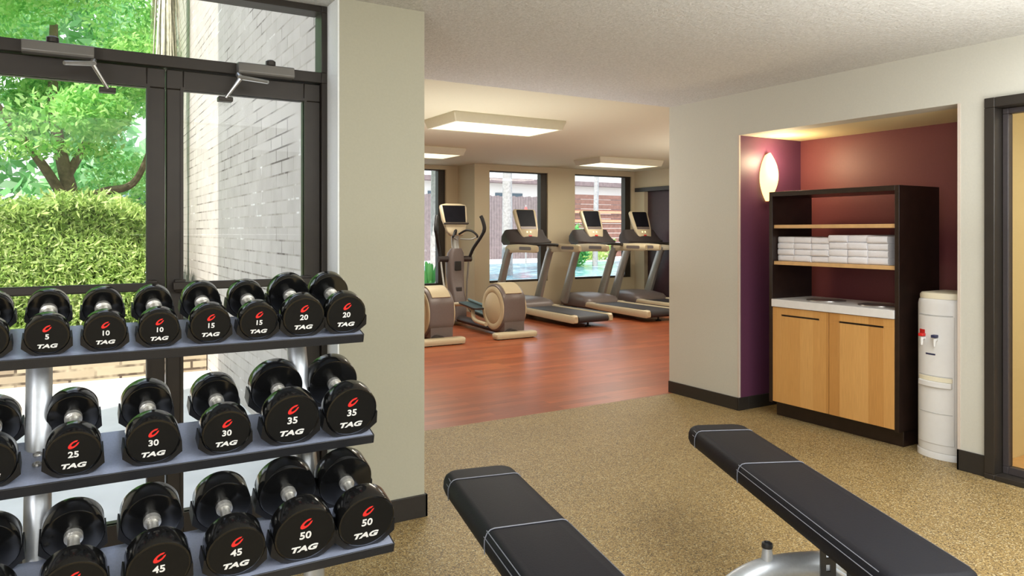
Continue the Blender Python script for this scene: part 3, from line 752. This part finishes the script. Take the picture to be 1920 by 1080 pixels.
# ------------------------------------------------------------------ treadmills
def treadmill():
    t = thing('treadmill', 'x', 'treadmill')
    B = lambda: MB()
    mb = MB(); mb.loft([ring(rrect(.62, 2.2, .03, 3, 0, 1.2), .075), ring(rrect(.64, 2.2, .03, 3, 0, 1.2), .15)]); obj('deck', mb, 'eq_dark', t, .004)
    mb = MB(); mb.box(-.265, .265, .06, 1.6, .150, .172); mb.tube([(-.265, .065, .122), (.265, .065, .122)], .05, 18)
    obj('running_belt', mb, 'eq_belt', t, .003)
    for s in (-1, 1):
        rings = []
        for y, w, z0, z1 in ((.02, .03, .085, .165), (.05, .045, .07, .185), (.4, .047, .075, .188), (1.2, .045, .09, .19), (1.75, .04, .12, .195)):
            rings.append([Vector((s*(.312)+x*w, y, z0+(z1-z0)*zz)) for x, zz in ((-1, .15), (-.8, 0), (.8, 0), (1, .2), (1, .8), (.75, 1), (-.75, 1), (-1, .85))])
        mb = MB(); mb.loft(rings); rail = obj('side_rail', mb, 'eq_cream', t, smooth=50)
        mb = MB(); mb.box(s*.312-.028, s*.312+.028, .12, 1.6, .184, .1915); obj('tread_strip', mb, 'eq_black', rail)
    mb = MB(); mb.loft([ring(rrect(.70, .86, .10, 6, 0, 1.93), .10), ring(rrect(.74, .88, .12, 6, 0, 1.93), .19), ring(rrect(.70, .80, .12, 6, 0, 1.96), .255), ring(rrect(.54, .60, .14, 6, 0, 2.0), .292), ring(rrect(.30, .35, .12, 6, 0, 2.02), .302)])
    obj('motor_hood', mb, 'eq_grey', t, smooth=60)
    for s in (-1, 1):
        rings = []
        for (y, z, dy) in ((2.14, .16, .085), (2.02, .45, .075), (1.88, .78, .066), (1.77, 1.02, .060), (1.70, 1.10, .062)):
            c_ = s*.40; hw = .042
            rings.append([Vector((c_+hw*a, y+dy*b, z+ (dy*.35*b))) for a, b in ((-1, -.7), (-.6, -1), (.6, -1), (1, -.7), (1, .7), (.6, 1), (-.6, 1), (-1, .7))])
        mb = MB(); mb.loft(rings); obj('upright', mb, 'eq_silver', t, smooth=50)
        rings = []
        for (y, z, dz, hw) in ((1.80, 1.085, .05, .034), (1.72, 1.10, .066, .037), (1.5, 1.112, .064, .036), (1.2, 1.115, .06, .034), (.95, 1.11, .055, .032), (.90, 1.11, .04, .024)):
            c_ = s*.40
            rings.append([Vector((c_+hw*a, y, z+dz*b)) for a, b in ((-1, -.6), (-.6, -1), (.6, -1), (1, -.6), (1, .6), (.6, 1), (-.6, 1), (-1, .6))])
        mb = MB(); mb.loft(rings); hr = obj('handrail', mb, 'eq_cream', t, smooth=50)
        mb = MB(); mb.loft([[Vector((s*.40+q, y, z)) for y, z in rrect(.34, .05, .02, 4, 1.20, 1.117)] for q in (-.0365, .0365)])
        obj('heart_rate_grip', mb, 'eq_grey', hr, smooth=40)
    # console bridge: dark swept wings between the uprights
    rings = []
    for k in range(17):
        u = -1+2*k/16; x = u*.40; z0 = 1.165-.02*(1-u*u); top_ = 1.42-.015*abs(u)**3-.09*max(0, (abs(u)-.88)/.12)**2; y0 = 1.72+.10*(u*u); 
        rings.append([Vector((x, y0-.10, z0)), Vector((x, y0-.115, z0+.05)), Vector((x, y0+.02, (z0+top_)/2+.03)), Vector((x, y0+.10, top_)), Vector((x, y0+.16, top_-.012)), Vector((x, y0+.17, z0+.05)), Vector((x, y0+.10, z0-.005))])
    mb = MB(); mb.loft(rings); obj('console_bridge', mb, 'eq_dark', t, smooth=55)
    # front grab bar (dark boomerang in front of the console)
    mb = MB(); mb.tube(smooth_path([(-.38, 1.50, 1.155), (-.22, 1.40, 1.165), (0, 1.34, 1.175), (.22, 1.40, 1.165), (.38, 1.50, 1.155)], 6), .024, 10, 1.4); obj('grab_bar', mb, 'eq_black', t)
    # display shield
    Td = Matrix.Translation((0, 1.70, 1.235)) @ Matrix.Rotation(R(-22), 4, 'X')
    def shield(ins, d):
        pts = []
        top_, wt_, wb_ = .555-ins, .212-ins, .182-ins
        for x, z in ((-wt_+.02, top_), (-wt_, top_-.03), (-wt_+.006, .36), (-wb_-.004, .2), (-wb_+.022, .11)): pts.append((x, z))
        for k in range(9):
            a = R(200+140*k/8); pts.append((math.cos(a)*(wb_-.03), ins+.085+math.sin(a)*.085))
        for x, z in ((wb_-.022, .11), (wb_+.004, .2), (wt_-.006, .36), (wt_, top_-.03), (wt_-.02, top_)): pts.append((x, z))
        return [Td @ Vector((x, d, z)) for x, z in pts]
    mb = MB(); mb.loft([shield(.02, .07), shield(0, .05), shield(0, .012), shield(.012, 0)]); disp = obj('display', mb, 'eq_cream', t, smooth=45)
    mb = MB(); mb.loft([[Td @ Vector((x, dd, z)) for x, z in ((-.150, .245), (.150, .245), (.168, .525), (.155, .540), (-.155, .540), (-.168, .525))] for dd in (.004, -.004)]); obj('screen', mb, 'eq_screen', disp)
    mb = MB(); mb.loft([[Td @ Vector((x, dd, z)) for x, z in ((-.145, .20), (.145, .20), (.152, .24), (-.152, .24))] for dd in (.004, -.0035)]); obj('keypad', mb, 'eq_grey', disp)
    mb = MB(); mb.box(-.03, .03, -.006, .003, .07, .092, Td); obj('stop_button', mb, 'tap_red', disp, .002)
    mb = MB()
    for x in (-.045, .02): mb.box(x-.012, x+.012, -.0055, .003, .135, .158, Td)
    obj('indicator_lights', mb, 'glow', disp)
    for x in (0,):
        mb = MB(); mb.lathe([(0, 0), (.045, 0), (.045, .012), (.014, .02), (.014, .085), (0, .085)], Matrix.Translation((x, .17, 0)), 18); obj('foot', mb, 'eq_black', t)
    for s in (-1, 1):
        mb = MB(); mb.tube([(s*.24-.02, 2.05, .05), (s*.24+.02, 2.05, .05)], .05, 18); mb.box(s*.24-.03, s*.24+.03, 2.02, 2.08, .045, .11); obj('wheel', mb, 'eq_black', t)
    return t
T0 = treadmill()
for i, (x, y, lab) in enumerate([(6.46, 8.44, 'cream and grey treadmill right behind the elliptical machine'), (7.80, 8.42, 'cream and grey treadmill in the middle of the three'), (8.93, 8.45, 'treadmill half hidden by the beige wall, beside the purple door')]):
    o = T0 if i == 0 else dup(T0, (x, y, 0))
    o.location = (x, y, 0); tag(o, lab, 'treadmill', 'treadmills facing the windows')

# ------------------------------------------------------------------ ellipticals
def elliptical():
    t = thing('elliptical_trainer', 'x', 'elliptical trainer')
    mb = MB(); mb.loft([ring(rrect(.60, .13, .03, 4, 0, .07), .012), ring(rrect(.62, .14, .03, 4, 0, .07), .035), ring(rrect(.62, .14, .03, 4, 0, .07), .070), ring(rrect(.59, .11, .03, 4, 0, .07), .085)]); bar = obj('rear_foot', mb, 'eq_cream', t, smooth=50)
    for x in (-.2, .2): obj('rubber_pad', MB().box(x-.06, x+.06, .03, .11, 0, .013), 'eq_black', bar)
    # flywheel housing
    def drum(ins, x):
        pts = []
        for k in range(48):
            a = 2*PI*k/48; r = .315-ins; y, z = math.cos(a)*r, math.sin(a)*r
            if y < 0: y = max(y*1.02, -.285+ins); 
            pts.append(Vector((x+.07, .47+y, .365+z)))
        return pts
    mb = MB(); mb.loft([drum(.012, -.165), drum(0, -.15), drum(0, .15), drum(.012, .165)]); 
    mb.box(-.08, .22, .20, .50, .075, .28)
    dr = obj('flywheel_housing', mb, 'eq_grey', t, smooth=40)
    for s in (-1, 1):
        Tx = Matrix.Translation((s*.165+.07, .47, .362)) @ Matrix.Rotation(R(90*s), 4, 'Y')
        mb = MB(); mb.lathe([(0, 0), (.285, 0), (.285, .012), (.262, .018), (.215, .018), (.208, .013), (.200, .018), (0, .024)], Tx, 48); obj('side_disc', mb, 'eq_cream', dr)
    mb = MB(); mb.loft([[Vector((x+.07, .47+math.cos(R(a))*r, .365+math.sin(R(a))*r)) for r in (.318, .332) for x in ((-.125, .125) if r < .32 else (.125, -.125))] for a in range(78, 150, 8)]); obj('top_cover', mb, 'eq_cream', dr, smooth=40)
    # base spine
    mb = MB(); mb.tube(smooth_path([(0, .12, .06), (0, .7, .075), (0, 1.3, .09), (0, 1.75, .10)], 5), .05, 12, 1.6); obj('base_frame', mb, 'eq_dark', t)
    mb = MB(); mb.loft([ring(rrect(.56, .12, .03, 4, 0, 1.84), .0), ring(rrect(.56, .12, .03, 4, 0, 1.84), .07)]); obj('front_foot', mb, 'eq_cream', t, .01)
    # front column
    rings = []
    for (y, z, w, d_) in ((1.72, .06, .11, .16), (1.70, .30, .10, .15), (1.76, .52, .105, .12), (1.80, .72, .12, .12), (1.80, .92, .125, .12), (1.78, 1.06, .115, .10), (1.76, 1.13, .08, .07)):
        rings.append([Vector((x, y2, z)) for x, y2 in rrect(2*w, 2*d_*.8, .05, 4, 0, y)])
    mb = MB(); mb.loft(rings); cl = obj('column', mb, 'eq_grey', t, smooth=55)
    obj('vent_panel', MB().box(-.055, .055, 1.690, 1.71, .80, .94), 'eq_black', cl, .01)
    obj('lower_vent', MB().box(-.05, .05, 1.655, 1.70, .34, .56), 'eq_dark', cl, .01)
    mb = MB(); mb.tube(smooth_path([(0, 1.76, 1.08), (0, 1.80, 1.22), (0, 1.79, 1.38)], 5), .055, 12); obj('neck', mb, 'eq_silver', t)
    # console
    Td = Matrix.Translation((0, 1.72, 1.325)) @ Matrix.Rotation(R(-16), 4, 'X')
    def shield(ins, d):
        pts = [(-.205+ins, .475-ins), (-.218+ins, .44), (-.205+ins, .25), (-.15+ins, .06), (-.10+ins, .0+ins), (.10-ins, .0+ins), (.15-ins, .06), (.205-ins, .25), (.218-ins, .44), (.205-ins, .475-ins), (.12, .495-ins), (-.12, .495-ins)]
        return [Td @ Vector((x, d, z)) for x, z in pts]
    mb = MB(); mb.loft([shield(.03, .085), shield(0, .05), shield(0, .01), shield(.01, 0)]); cs = obj('console', mb, 'eq_cream', t, smooth=45)
    mb = MB(); mb.loft([[Td @ Vector((x, dd, z)) for x, z in ((-.165, .20), (.165, .20), (.188, .46), (-.188, .46))] for dd in (.004, -.006)]); obj('screen', mb, 'eq_screen', cs)
    mb = MB(); mb.box(-.20, .20, -.04, .004, .165, .185, Td); obj('reading_ledge', mb, 'eq_dark', cs, .004)
    # fixed looped grips
    for s in (-1, 1):
        mb = MB(); mb.tube(smooth_path([(s*.03, 1.72, 1.34), (s*.08, 1.60, 1.395), (s*.14, 1.52, 1.385), (s*.19, 1.46, 1.325), (s*.20, 1.47, 1.295)], 6), .016, 10)
        fg = obj('fixed_handle', mb, 'eq_black', t)
        mb = MB(); mb.tube(smooth_path([(s*.20, 1.47, 1.30), (s*.12, 1.52, 1.265), (s*.03, 1.68, 1.27)], 6), .011, 8); obj('brace', mb, 'eq_silver', fg)
    # swinging arms and linkage
    for s, ph in ((-1, .10), (1, -.10)):
        x = s*.235
        mb = MB(); mb.tube(smooth_path([(x, 1.80, .96), (x+s*.03, 1.76+ph*.4, 1.12), (x+s*.10, 1.66+ph*.6, 1.30), (x+s*.13, 1.62+ph*.7, 1.42), (x+s*.105, 1.64+ph*.8, 1.55), (x+s*.085, 1.66+ph*.8, 1.61)], 6), [.024]*16+[.028]*15, 10); arm = obj('swing_arm', mb, 'eq_black', t)
        mb = MB(); mb.tube([(x-s*.12, 1.80, .97), (x+s*.035, 1.80, .97)], .045, 16); obj('pivot', mb, 'eq_dark', arm)
        mb = MB(); mb.tube([(x, 1.80, .97), (x, 1.78-ph*.8, .62), (x, 1.72-ph*1.6, .30)], .015, 8); obj('lower_link', mb, 'eq_silver', t)
        yp, zp = 1.10-ph*1.5, .275+ph*.8
        mb = MB(); mb.loft([[Vector((s*.165+px, yp+py, zp-.012+py*.10)) for px, py in rrect(.18, .50, .05, 4)], [Vector((s*.165+px, yp+py, zp+.012+py*.10)) for px, py in rrect(.19, .52, .05, 4)]]); pd = obj('pedal', mb, 'eq_dark', t, .005)
        mb = MB(); mb.loft([[Vector((s*.165+px, yp+py, zp+.013+py*.10)) for px, py in rrect(w_, l_, .04, 4)] for w_, l_ in ((.175, .48), (.16, .46))], cap=True)
        mb.tube([(s*.165-s*.085, yp-.23, zp+.012), (s*.165-s*.085, yp+.25, zp+.06)], .02, 8); obj('pedal_mat', mb, 'eq_teal', pd)
        mb = MB(); mb.tube(smooth_path([(s*.205, .47, .18-ph*.3), (s*.205, .8, .18), (s*.19, yp-.05, zp-.04), (s*.19, yp+.25, zp), (x, 1.72-ph*1.6, .31)], 5), .028, 10); obj('pedal_arm', mb, 'eq_cream', t)
    return t
E0 = elliptical()
E0.location = (4.93, 8.06, 0); tag(E0, 'cream and grey elliptical trainer with raised arms in front of the treadmills', 'elliptical trainer', 'elliptical trainers in the machine room')
E1 = dup(E0, (3.86, 8.02, 0)); tag(E1, 'elliptical trainer mostly hidden behind the beige wall stub, only its drum showing', 'elliptical trainer', 'elliptical trainers in the machine room')

# ------------------------------------------------------------------ outside
def leaves(name, centres, size, mat, parent=None, aspect=.45, flat=0.0):
    n = len(centres); C = np.asarray(centres, dtype=np.float64)
    a = RNG.normal(size=(n, 3)); a[:, 2] -= flat; a /= np.linalg.norm(a, axis=1, keepdims=True)
    b = RNG.normal(size=(n, 3)); b -= a*np.sum(a*b, axis=1, keepdims=True); b /= np.linalg.norm(b, axis=1, keepdims=True)
    s = (size*RNG.uniform(.6, 1.3, n))[:, None]
    V = np.stack([C-a*s, C+b*s*aspect-a*s*.1, C+a*s, C-b*s*aspect-a*s*.1], axis=1).reshape(-1, 3)
    me = bpy.data.meshes.new(name); me.vertices.add(4*n); me.vertices.foreach_set('co', V.ravel())
    me.loops.add(4*n); me.loops.foreach_set('vertex_index', np.arange(4*n)); me.polygons.add(n)
    me.polygons.foreach_set('loop_start', np.arange(n)*4); me.polygons.foreach_set('loop_total', np.full(n, 4))
    me.materials.append(M[mat]); me.update(); me.validate()
    o = bpy.data.objects.new(name, me); COL.objects.link(o)
    if parent: o.parent = parent
    return o
struct('ground_paving', MB().box(-14, 1.2, 3.55, 40, -.25, -.03), 'paving', 'sunlit pale concrete paving outside the glass doors', 'ground')
mb = MB(); mb.box(-9, 1.19, 8.0, 8.35, -.03, .36)
struct('wall_stone', mb, 'stone', 'low stacked stone retaining wall below the hedge', 'wall')
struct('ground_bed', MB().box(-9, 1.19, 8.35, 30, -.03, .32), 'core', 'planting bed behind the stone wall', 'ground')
# hedge
def hedge_top(x): return 1.70+.06*math.sin(x*1.7+.6)+.07*math.sin(x*4.1)-max(0, x+.1)*.30
hg = thing('hedge', 'clipped yellow-green hedge above the stone wall outside the left door', 'hedge', (-1.5, 9.0, .32))
pts = []
for _ in range(64000):
    x = RNG.uniform(-5.0, .76); zt = hedge_top(x); u = RNG.uniform()
    if u < .72:
        z = RNG.uniform(.42, zt); y = 8.48+.16*math.sin(x*3.3+z*4)*.6+.25*((z-.3)/1.5)**3+abs(RNG.normal(0, .07))
    else:
        y = RNG.uniform(8.4, 9.9); z = zt+RNG.normal(0, .05)-.02
    pts.append((x+1.5, y-9.0, z-.32))
leaves('foliage', pts, .046, 'hedge', hg, .26)
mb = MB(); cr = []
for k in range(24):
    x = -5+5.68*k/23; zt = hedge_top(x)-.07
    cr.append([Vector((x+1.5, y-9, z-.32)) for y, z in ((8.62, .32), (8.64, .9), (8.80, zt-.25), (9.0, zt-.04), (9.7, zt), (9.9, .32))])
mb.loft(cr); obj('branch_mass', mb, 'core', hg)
# tree
tr = thing('leafy_tree', 'bright green leafy tree with forked trunk behind the hedge', 'tree', (.02, 11.2, .3))
mb = MB()
mb.tube(smooth_path([(0, 0, 0), (.01, 0, 1.0), (0, 0, 1.5), (-.10, .05, 2.0), (-.2, .1, 2.7), (-.2, .2, 3.8)], 5), [.13-.0032*k for k in range(26)], 10)
mb.tube(smooth_path([(0, 0, 1.35), (-.3, -.1, 1.9), (-.7, -.2, 2.5), (-1.2, -.2, 3.3)], 5), [.075-.003*k for k in range(16)], 8)
mb.tube(smooth_path([(0, 0, 1.42), (.35, -.1, 1.60), (.7, -.2, 1.72), (.9, -.3, 2.2), (1.0, -.3, 2.8)], 5), [.07-.0025*k for k in range(21)], 8)
mb.tube(smooth_path([(-.05, .02, 1.8), (.3, .3, 2.6), (.5, .4, 3.6)], 5), [.06-.003*k for k in range(11)], 8)
obj('trunk', mb, 'bark', tr)
pts = []
blobs = [(RNG.uniform(-3.6, 1.0), RNG.uniform(-1.5, 1.9), RNG.uniform(1.75, 6.0), RNG.uniform(.38, .8)) for _ in range(62)]
for bx_, by_, bz_, br_ in blobs:
    for _ in range(1500):
        d = RNG.normal(size=3); d /= np.linalg.norm(d); r = br_*RNG.uniform(.55, 1.05)
        x = bx_+d[0]*r
        if x > 1.08: x = 1.08-RNG.uniform(0, .3)
        yy, zz = by_+d[1]*r, bz_+d[2]*r*.75
        if zz < 2.0-.15*abs(x) and abs(x) < .95 and yy < .2: continue
        pts.append((x, by_+d[1]*r, bz_+d[2]*r*.75))
leaves('crown', pts, .048, 'leaf', tr, .42)
# back shrubbery
def far_tree(name, label, loc, blobs, n, size, mat='leaf_far', trunk=None):
    t = thing(name, label, 'tree', loc)
    mb = MB(); mb.tube([(0, 0, 0), (.05, 0, 2.0), (0, .1, 3.6)], [.18, .14, .08], 10); obj('trunk', mb, 'bark', t)
    pts = []
    for bx_, by_, bz_, br_ in blobs:
        for _ in range(n):
            d = RNG.normal(size=3); d /= np.linalg.norm(d); r = br_*RNG.uniform(.6, 1.05); pts.append((bx_+d[0]*r, by_+d[1]*r, bz_+d[2]*r*.8))
    leaves('crown', pts, size, mat, t, .45); return t
far_tree('distant_tree', 'pale green tree in the haze behind the leafy tree', (-2.5, 19, 0), [(RNG.uniform(-3.5, 4.5), RNG.uniform(-1.5, 1.5), RNG.uniform(1.2, 8), RNG.uniform(.8, 1.4)) for _ in range(34)], 420, .19)
# car behind the hedge
car = thing('parked_car', 'silver car roof showing between hedge and tree trunk', 'car', (1.1, 14.5, .35), R(8))
mb = MB()
ZC = 1.16
side = [(-2.1, .35), (-2.1, .75), (-1.9, .92), (-1.0, 1.0), (-.45, 1.42), (.2, 1.52), (.9, 1.46), (1.5, 1.05), (2.05, .95), (2.15, .4)]
mb.loft([[Vector((x, y, z*ZC)) for x, z in side] for y in (-.85, .85)]); bd = obj('body', mb, 'car_paint', car, .06, smooth=50)
mb = MB(); mb.loft([[Vector((x, y, z*ZC)) for x, z in ((-.88, 1.03), (-.42, 1.38), (.2, 1.46), (.85, 1.41), (1.3, 1.06))] for y in (-.865, .865)]); obj('side_window', mb, 'car_glass', car)
for x in (-1.35, 1.4):
    for y in (-.8, .8):
        mb = MB(); mb.tube([(x, y-.1, .33), (x, y+.1, .33)], .33, 24); obj('wheel', mb, 'eq_black', car)
# dry palm beside the brick wall
pm = thing('dry_palm', 'palm with hanging pale dry fronds against the end of the brick wall', 'palm tree', (.95, 9.25, .3))
mb = MB(); mb.tube([(0, 0, 0), (0, 0, 2.0), (0, .02, 5.1)], [.06, .05, .06], 12); obj('trunk', mb, 'palm_bark', pm)
mb = MB()
for k in range(150):
    a = RNG.uniform(0, 2*PI); r0 = RNG.uniform(.05, .10); z1 = RNG.uniform(3.0, 5.2); ln = RNG.uniform(.7, 1.7); r1 = RNG.uniform(.08, .21)*min(1, (z1-1.6)/2.4)
    w = RNG.uniform(.008, .022); ca, sa = math.cos(a), math.sin(a)
    p = [Vector((ca*(r0+(r1-r0)*q), sa*(r0+(r1-r0)*q), z1-ln*q)) for q in (0, .35, .7, 1)]
    t_ = Vector((-sa, ca, 0))*w
    vs = [];
    for i, q in enumerate(p): vs += [q-t_*(1-.25*i), q+t_*(1-.25*i)]
    mb.add(vs, [(0, 1, 3, 2), (2, 3, 5, 4), (4, 5, 7, 6)])
obj('frond_skirt', mb, 'skirt', pm, smooth=0)
# pool side
struct('ground_pool_deck', MB().box(1.475, 60, YW+.85, 60, -.3, -.06), 'paving', 'pale pool deck outside the machine room', 'ground')
struct('pool_water', MB().box(9, 34, 19.0, 28, -.06, -.045), 'water', 'turquoise pool water outside the machine room windows', 'water')
fn = thing('board_fence', 'grey-brown board fence beyond the pool', 'fence', (18, 33, -.05))
mb = MB()
for k in range(88):
    x = -9+.16*k; mb.box(x+.008, x+.152, 0, .03, 0, 3.25+.02*(k % 3))
obj('board_panel', mb, 'fence_grey', fn)
fn2 = thing('slat_fence', 'reddish brown fence with salmon rails beyond the pool', 'fence', (28.3, 33.2, -.05))
mb = MB()
for k in range(13): mb.box(-5.1, 14, 0, .03, k*.27, k*.27+.25)
obj('board_panel', mb, 'fence_brown', fn2)
for z in (1.95, 2.45): obj('rail', MB().box(-5.0, 14, -.08, -.01, z, z+.14), 'salmon', fn2)
bl = thing('flat_roofed_building', 'long white flat-roofed building beyond the fence', 'building', (26, 40, 0))
obj('wall', MB().box(-20, 26, 0, 5, 0, 4.4), 'stucco', bl)
obj('roof', MB().box(-20.4, 26.4, -.6, 5.4, 4.4, 4.7), 'fence_grey', bl, .02)
for k in range(9):
    obj('window', MB().box(-17+4.6*k, -15+4.6*k, -.03, .02, 2.2, 3.8), 'car_glass', bl)
ub = thing('upper_block', 'pale block building with plant rooms behind the slat fence', 'building', (42, 52, 0))
obj('wall', MB().box(-8, 14, 0, 6, 0, 7.0), 'stucco', ub)
obj('plant_room', MB().box(-5, 0, .5, 4, 7.0, 8.3), 'fence_grey', ub, .02)
def palm(loc, h, r, label, lean=.0):
    p = thing('palm_tree', label, 'palm tree', loc)
    mb = MB(); mb.tube([(0, 0, 0), (lean*.3, 0, h*.4), (lean, 0, h)], [r*1.15, r, r*.85], 12); obj('trunk', mb, 'palm_bark', p)
    mb = MB()
    for k in range(16):
        a = 2*PI*k/16+.2; L = 2.0
        pts = [Vector((lean+math.cos(a)*L*q, math.sin(a)*L*q, h+.8*math.sin(q*2.6)-1.1*q*q)) for q in (0, .25, .5, .75, 1)]
        s_ = Vector((-math.sin(a), math.cos(a), 0))
        vs = []
        for i, q in enumerate(pts):
            w = (.05, .3, .34, .24, .02)[i]; vs += [q-s_*w-Vector((0,0,w*.5)), q, q+s_*w-Vector((0,0,w*.5))]
        mb.add(vs, [(3*i+j, 3*i+j+1, 3*i+j+4, 3*i+j+3) for i in range(4) for j in (0, 1)])
    obj('frond', mb, 'plant', p, smooth=0); return p
palm((12.2, 20.6, -.05), 6.2, .16, 'tall palm with grey trunk seen through the window behind the first treadmill')
palm((18.6, 24.3, -.05), 8.5, .10, 'slender pale palm seen through the window behind the second treadmill', .25)
palm((8.42, 18.0, -.05), 4.2, .13, 'stout palm seen through the window behind the elliptical machine')
# parasol and plants by the pool
ps = thing('closed_parasol', 'folded red parasol beside the pool', 'parasol', (17.3, 27.6, -.05))
mb = MB(); mb.tube([(0, 0, 0), (0, 0, 2.6)], .03, 8); obj('pole', mb, 'palm_bark', ps)
mb = MB(); mb.lathe([(.02, 2.55), (.12, 2.3), (.22, 1.3), (.25, .9), (.06, .85)], None, 14); obj('canopy', mb, 'skin_red', ps)
def bush(name, label, loc, rx, rz_, n, size, mat, cat='shrub'):
    t = thing(name, label, cat, loc); pts = []
    for _ in range(n):
        d = RNG.normal(size=3); d /= np.linalg.norm(d); r = RNG.uniform(.6, 1.05); pts.append((d[0]*rx*r, d[1]*rx*r, rz_*.8+d[2]*rz_*r))
    leaves('foliage', pts, size, mat, t, .4)
    mb = MB(); mb.tube([(0, 0, 0), (0, 0, rz_*.9)], [.05, .03], 8); obj('stem', mb, 'bark', t); return t
bush('round_shrub', 'green shrub beside the slender palm outside', (17.6, 24.6, -.05), .7, 1.0, 900, .13, 'plant')
bush('low_shrub', 'low yellow-green shrub along the far pool edge', (22.6, 30.4, -.05), 1.6, .8, 1500, .14, 'hedge')
pt = thing('broad_leaf_plant', 'broad-leaved green plant just outside the window behind the elliptical', 'plant', (5.74, 12.5, -.05))
mb = MB()
for k in range(40):
    a = RNG.uniform(0, 2*PI); L = RNG.uniform(.25, .55); h = RNG.uniform(.5, 1.05); w = RNG.uniform(.03, .05)
    pts = [Vector((math.cos(a)*L*q, math.sin(a)*L*q, h*(1.5*q-.55*q*q*1.2))) for q in (0, .3, .6, .85, 1)]
    s_ = Vector((-math.sin(a), math.cos(a), 0)); vs = []
    for i, q in enumerate(pts):
        ww = w*(.1, .5, 1, .7, .03)[i]; vs += [q-s_*ww, q+Vector((0, 0, -.01)), q+s_*ww]
    mb.add(vs, [(3*i+j, 3*i+j+1, 3*i+j+4, 3*i+j+3) for i in range(4) for j in (0, 1)])
obj('leaf', mb, 'plant', pt, smooth=0)

# ------------------------------------------------------------------ light
w = bpy.data.worlds.new('sky'); scene.world = w; w.use_nodes = True
nt = w.node_tree; bg = nt.nodes['Background']
tc = N(nt, 'ShaderNodeTexCoord'); sx = N(nt, 'ShaderNodeSeparateXYZ'); nt.links.new(tc.outputs['Generated'], sx.inputs[0])
c = ramp(nt, sx.outputs[2], [(0, (.95, .97, 1, 1)), (.35, (.82, .90, 1, 1)), (1, (.58, .73, 1, 1))])
nt.links.new(c, bg.inputs['Color']); bg.inputs['Strength'].default_value = 2.3
sd = bpy.data.lights.new('sun', 'SUN'); sd.energy = 6.4; sd.angle = R(.6); sd.color = (1, .95, .86)
so = bpy.data.objects.new('sun', sd); COL.objects.link(so)
so.rotation_euler = Vector((.53, .38, -.76)).to_track_quat('-Z', 'Y').to_euler()
def area(name, loc, sx_, sy_, power, color, rot=(0, 0, 0)):
    l = bpy.data.lights.new(name, 'AREA'); l.shape = 'RECTANGLE'; l.size = sx_; l.size_y = sy_; l.energy = power; l.color = color
    o = bpy.data.objects.new(name, l); COL.objects.link(o); o.location = loc; o.rotation_euler = rot; return o
WARM = (1, .94, .82)
for i, (p, lab) in enumerate(lspots): area('machine_room_lamp', (p[0], p[1], CF-.10), 1.15, .55, 38, WARM)
area('machine_room_lamp', (7.0, 6.4, CF-.03), 1.15, .55, 38, WARM)
def point(name, loc, power, color, r=.3):
    l = bpy.data.lights.new(name, 'POINT'); l.energy = power; l.color = color; l.shadow_soft_size = r
    o = bpy.data.objects.new(name, l); COL.objects.link(o); o.location = loc
COOL = (.93, .97, 1)
for p, e, q in (((3.3, .7), 62, 1.7), ((1.5, .3), 46, 1.7), ((3.0, -1.6), 62, 2.2), ((.4, -1.8), 50, 2.2)):
    area('gym_lamp', (p[0], p[1], CE-.03), q, q, e, COOL)
UP = (PI, 0, 0)
area('side_fill', (-1.9, -.6, 1.5), 2.4, 1.9, 120, (.97, .98, 1), (R(90), 0, R(-82)))  # unseen fill added to brighten the right wall, towels and cooler
area('gym_ceiling_fill', (3.1, .7, 1.35), 1.5, 1.5, 62, COOL, UP); area('gym_ceiling_fill', (1.2, -.6, 1.35), 1.5, 1.5, 48, COOL, UP)  # unseen upward fills added to brighten the gym ceiling
area('machine_room_ceiling_fill', (3.2, 6.2, .9), 1.4, 1.4, 46, COOL, UP); area('machine_room_ceiling_fill', (7.6, 6.4, .9), 1.4, 1.4, 52, COOL, UP)  # unseen upward fills, likewise added for the machine room ceiling
area('corridor_lamp', (5.5, .8, CE-.03), .9, .9, 40, (1, .92, .75))
point('sconce_bulb', (4.735, NY1-.16, 1.94), 10, (1, .80, .50), .05)
scene.view_settings.view_transform = 'Standard'; scene.view_settings.look = 'None'; scene.view_settings.exposure = 0
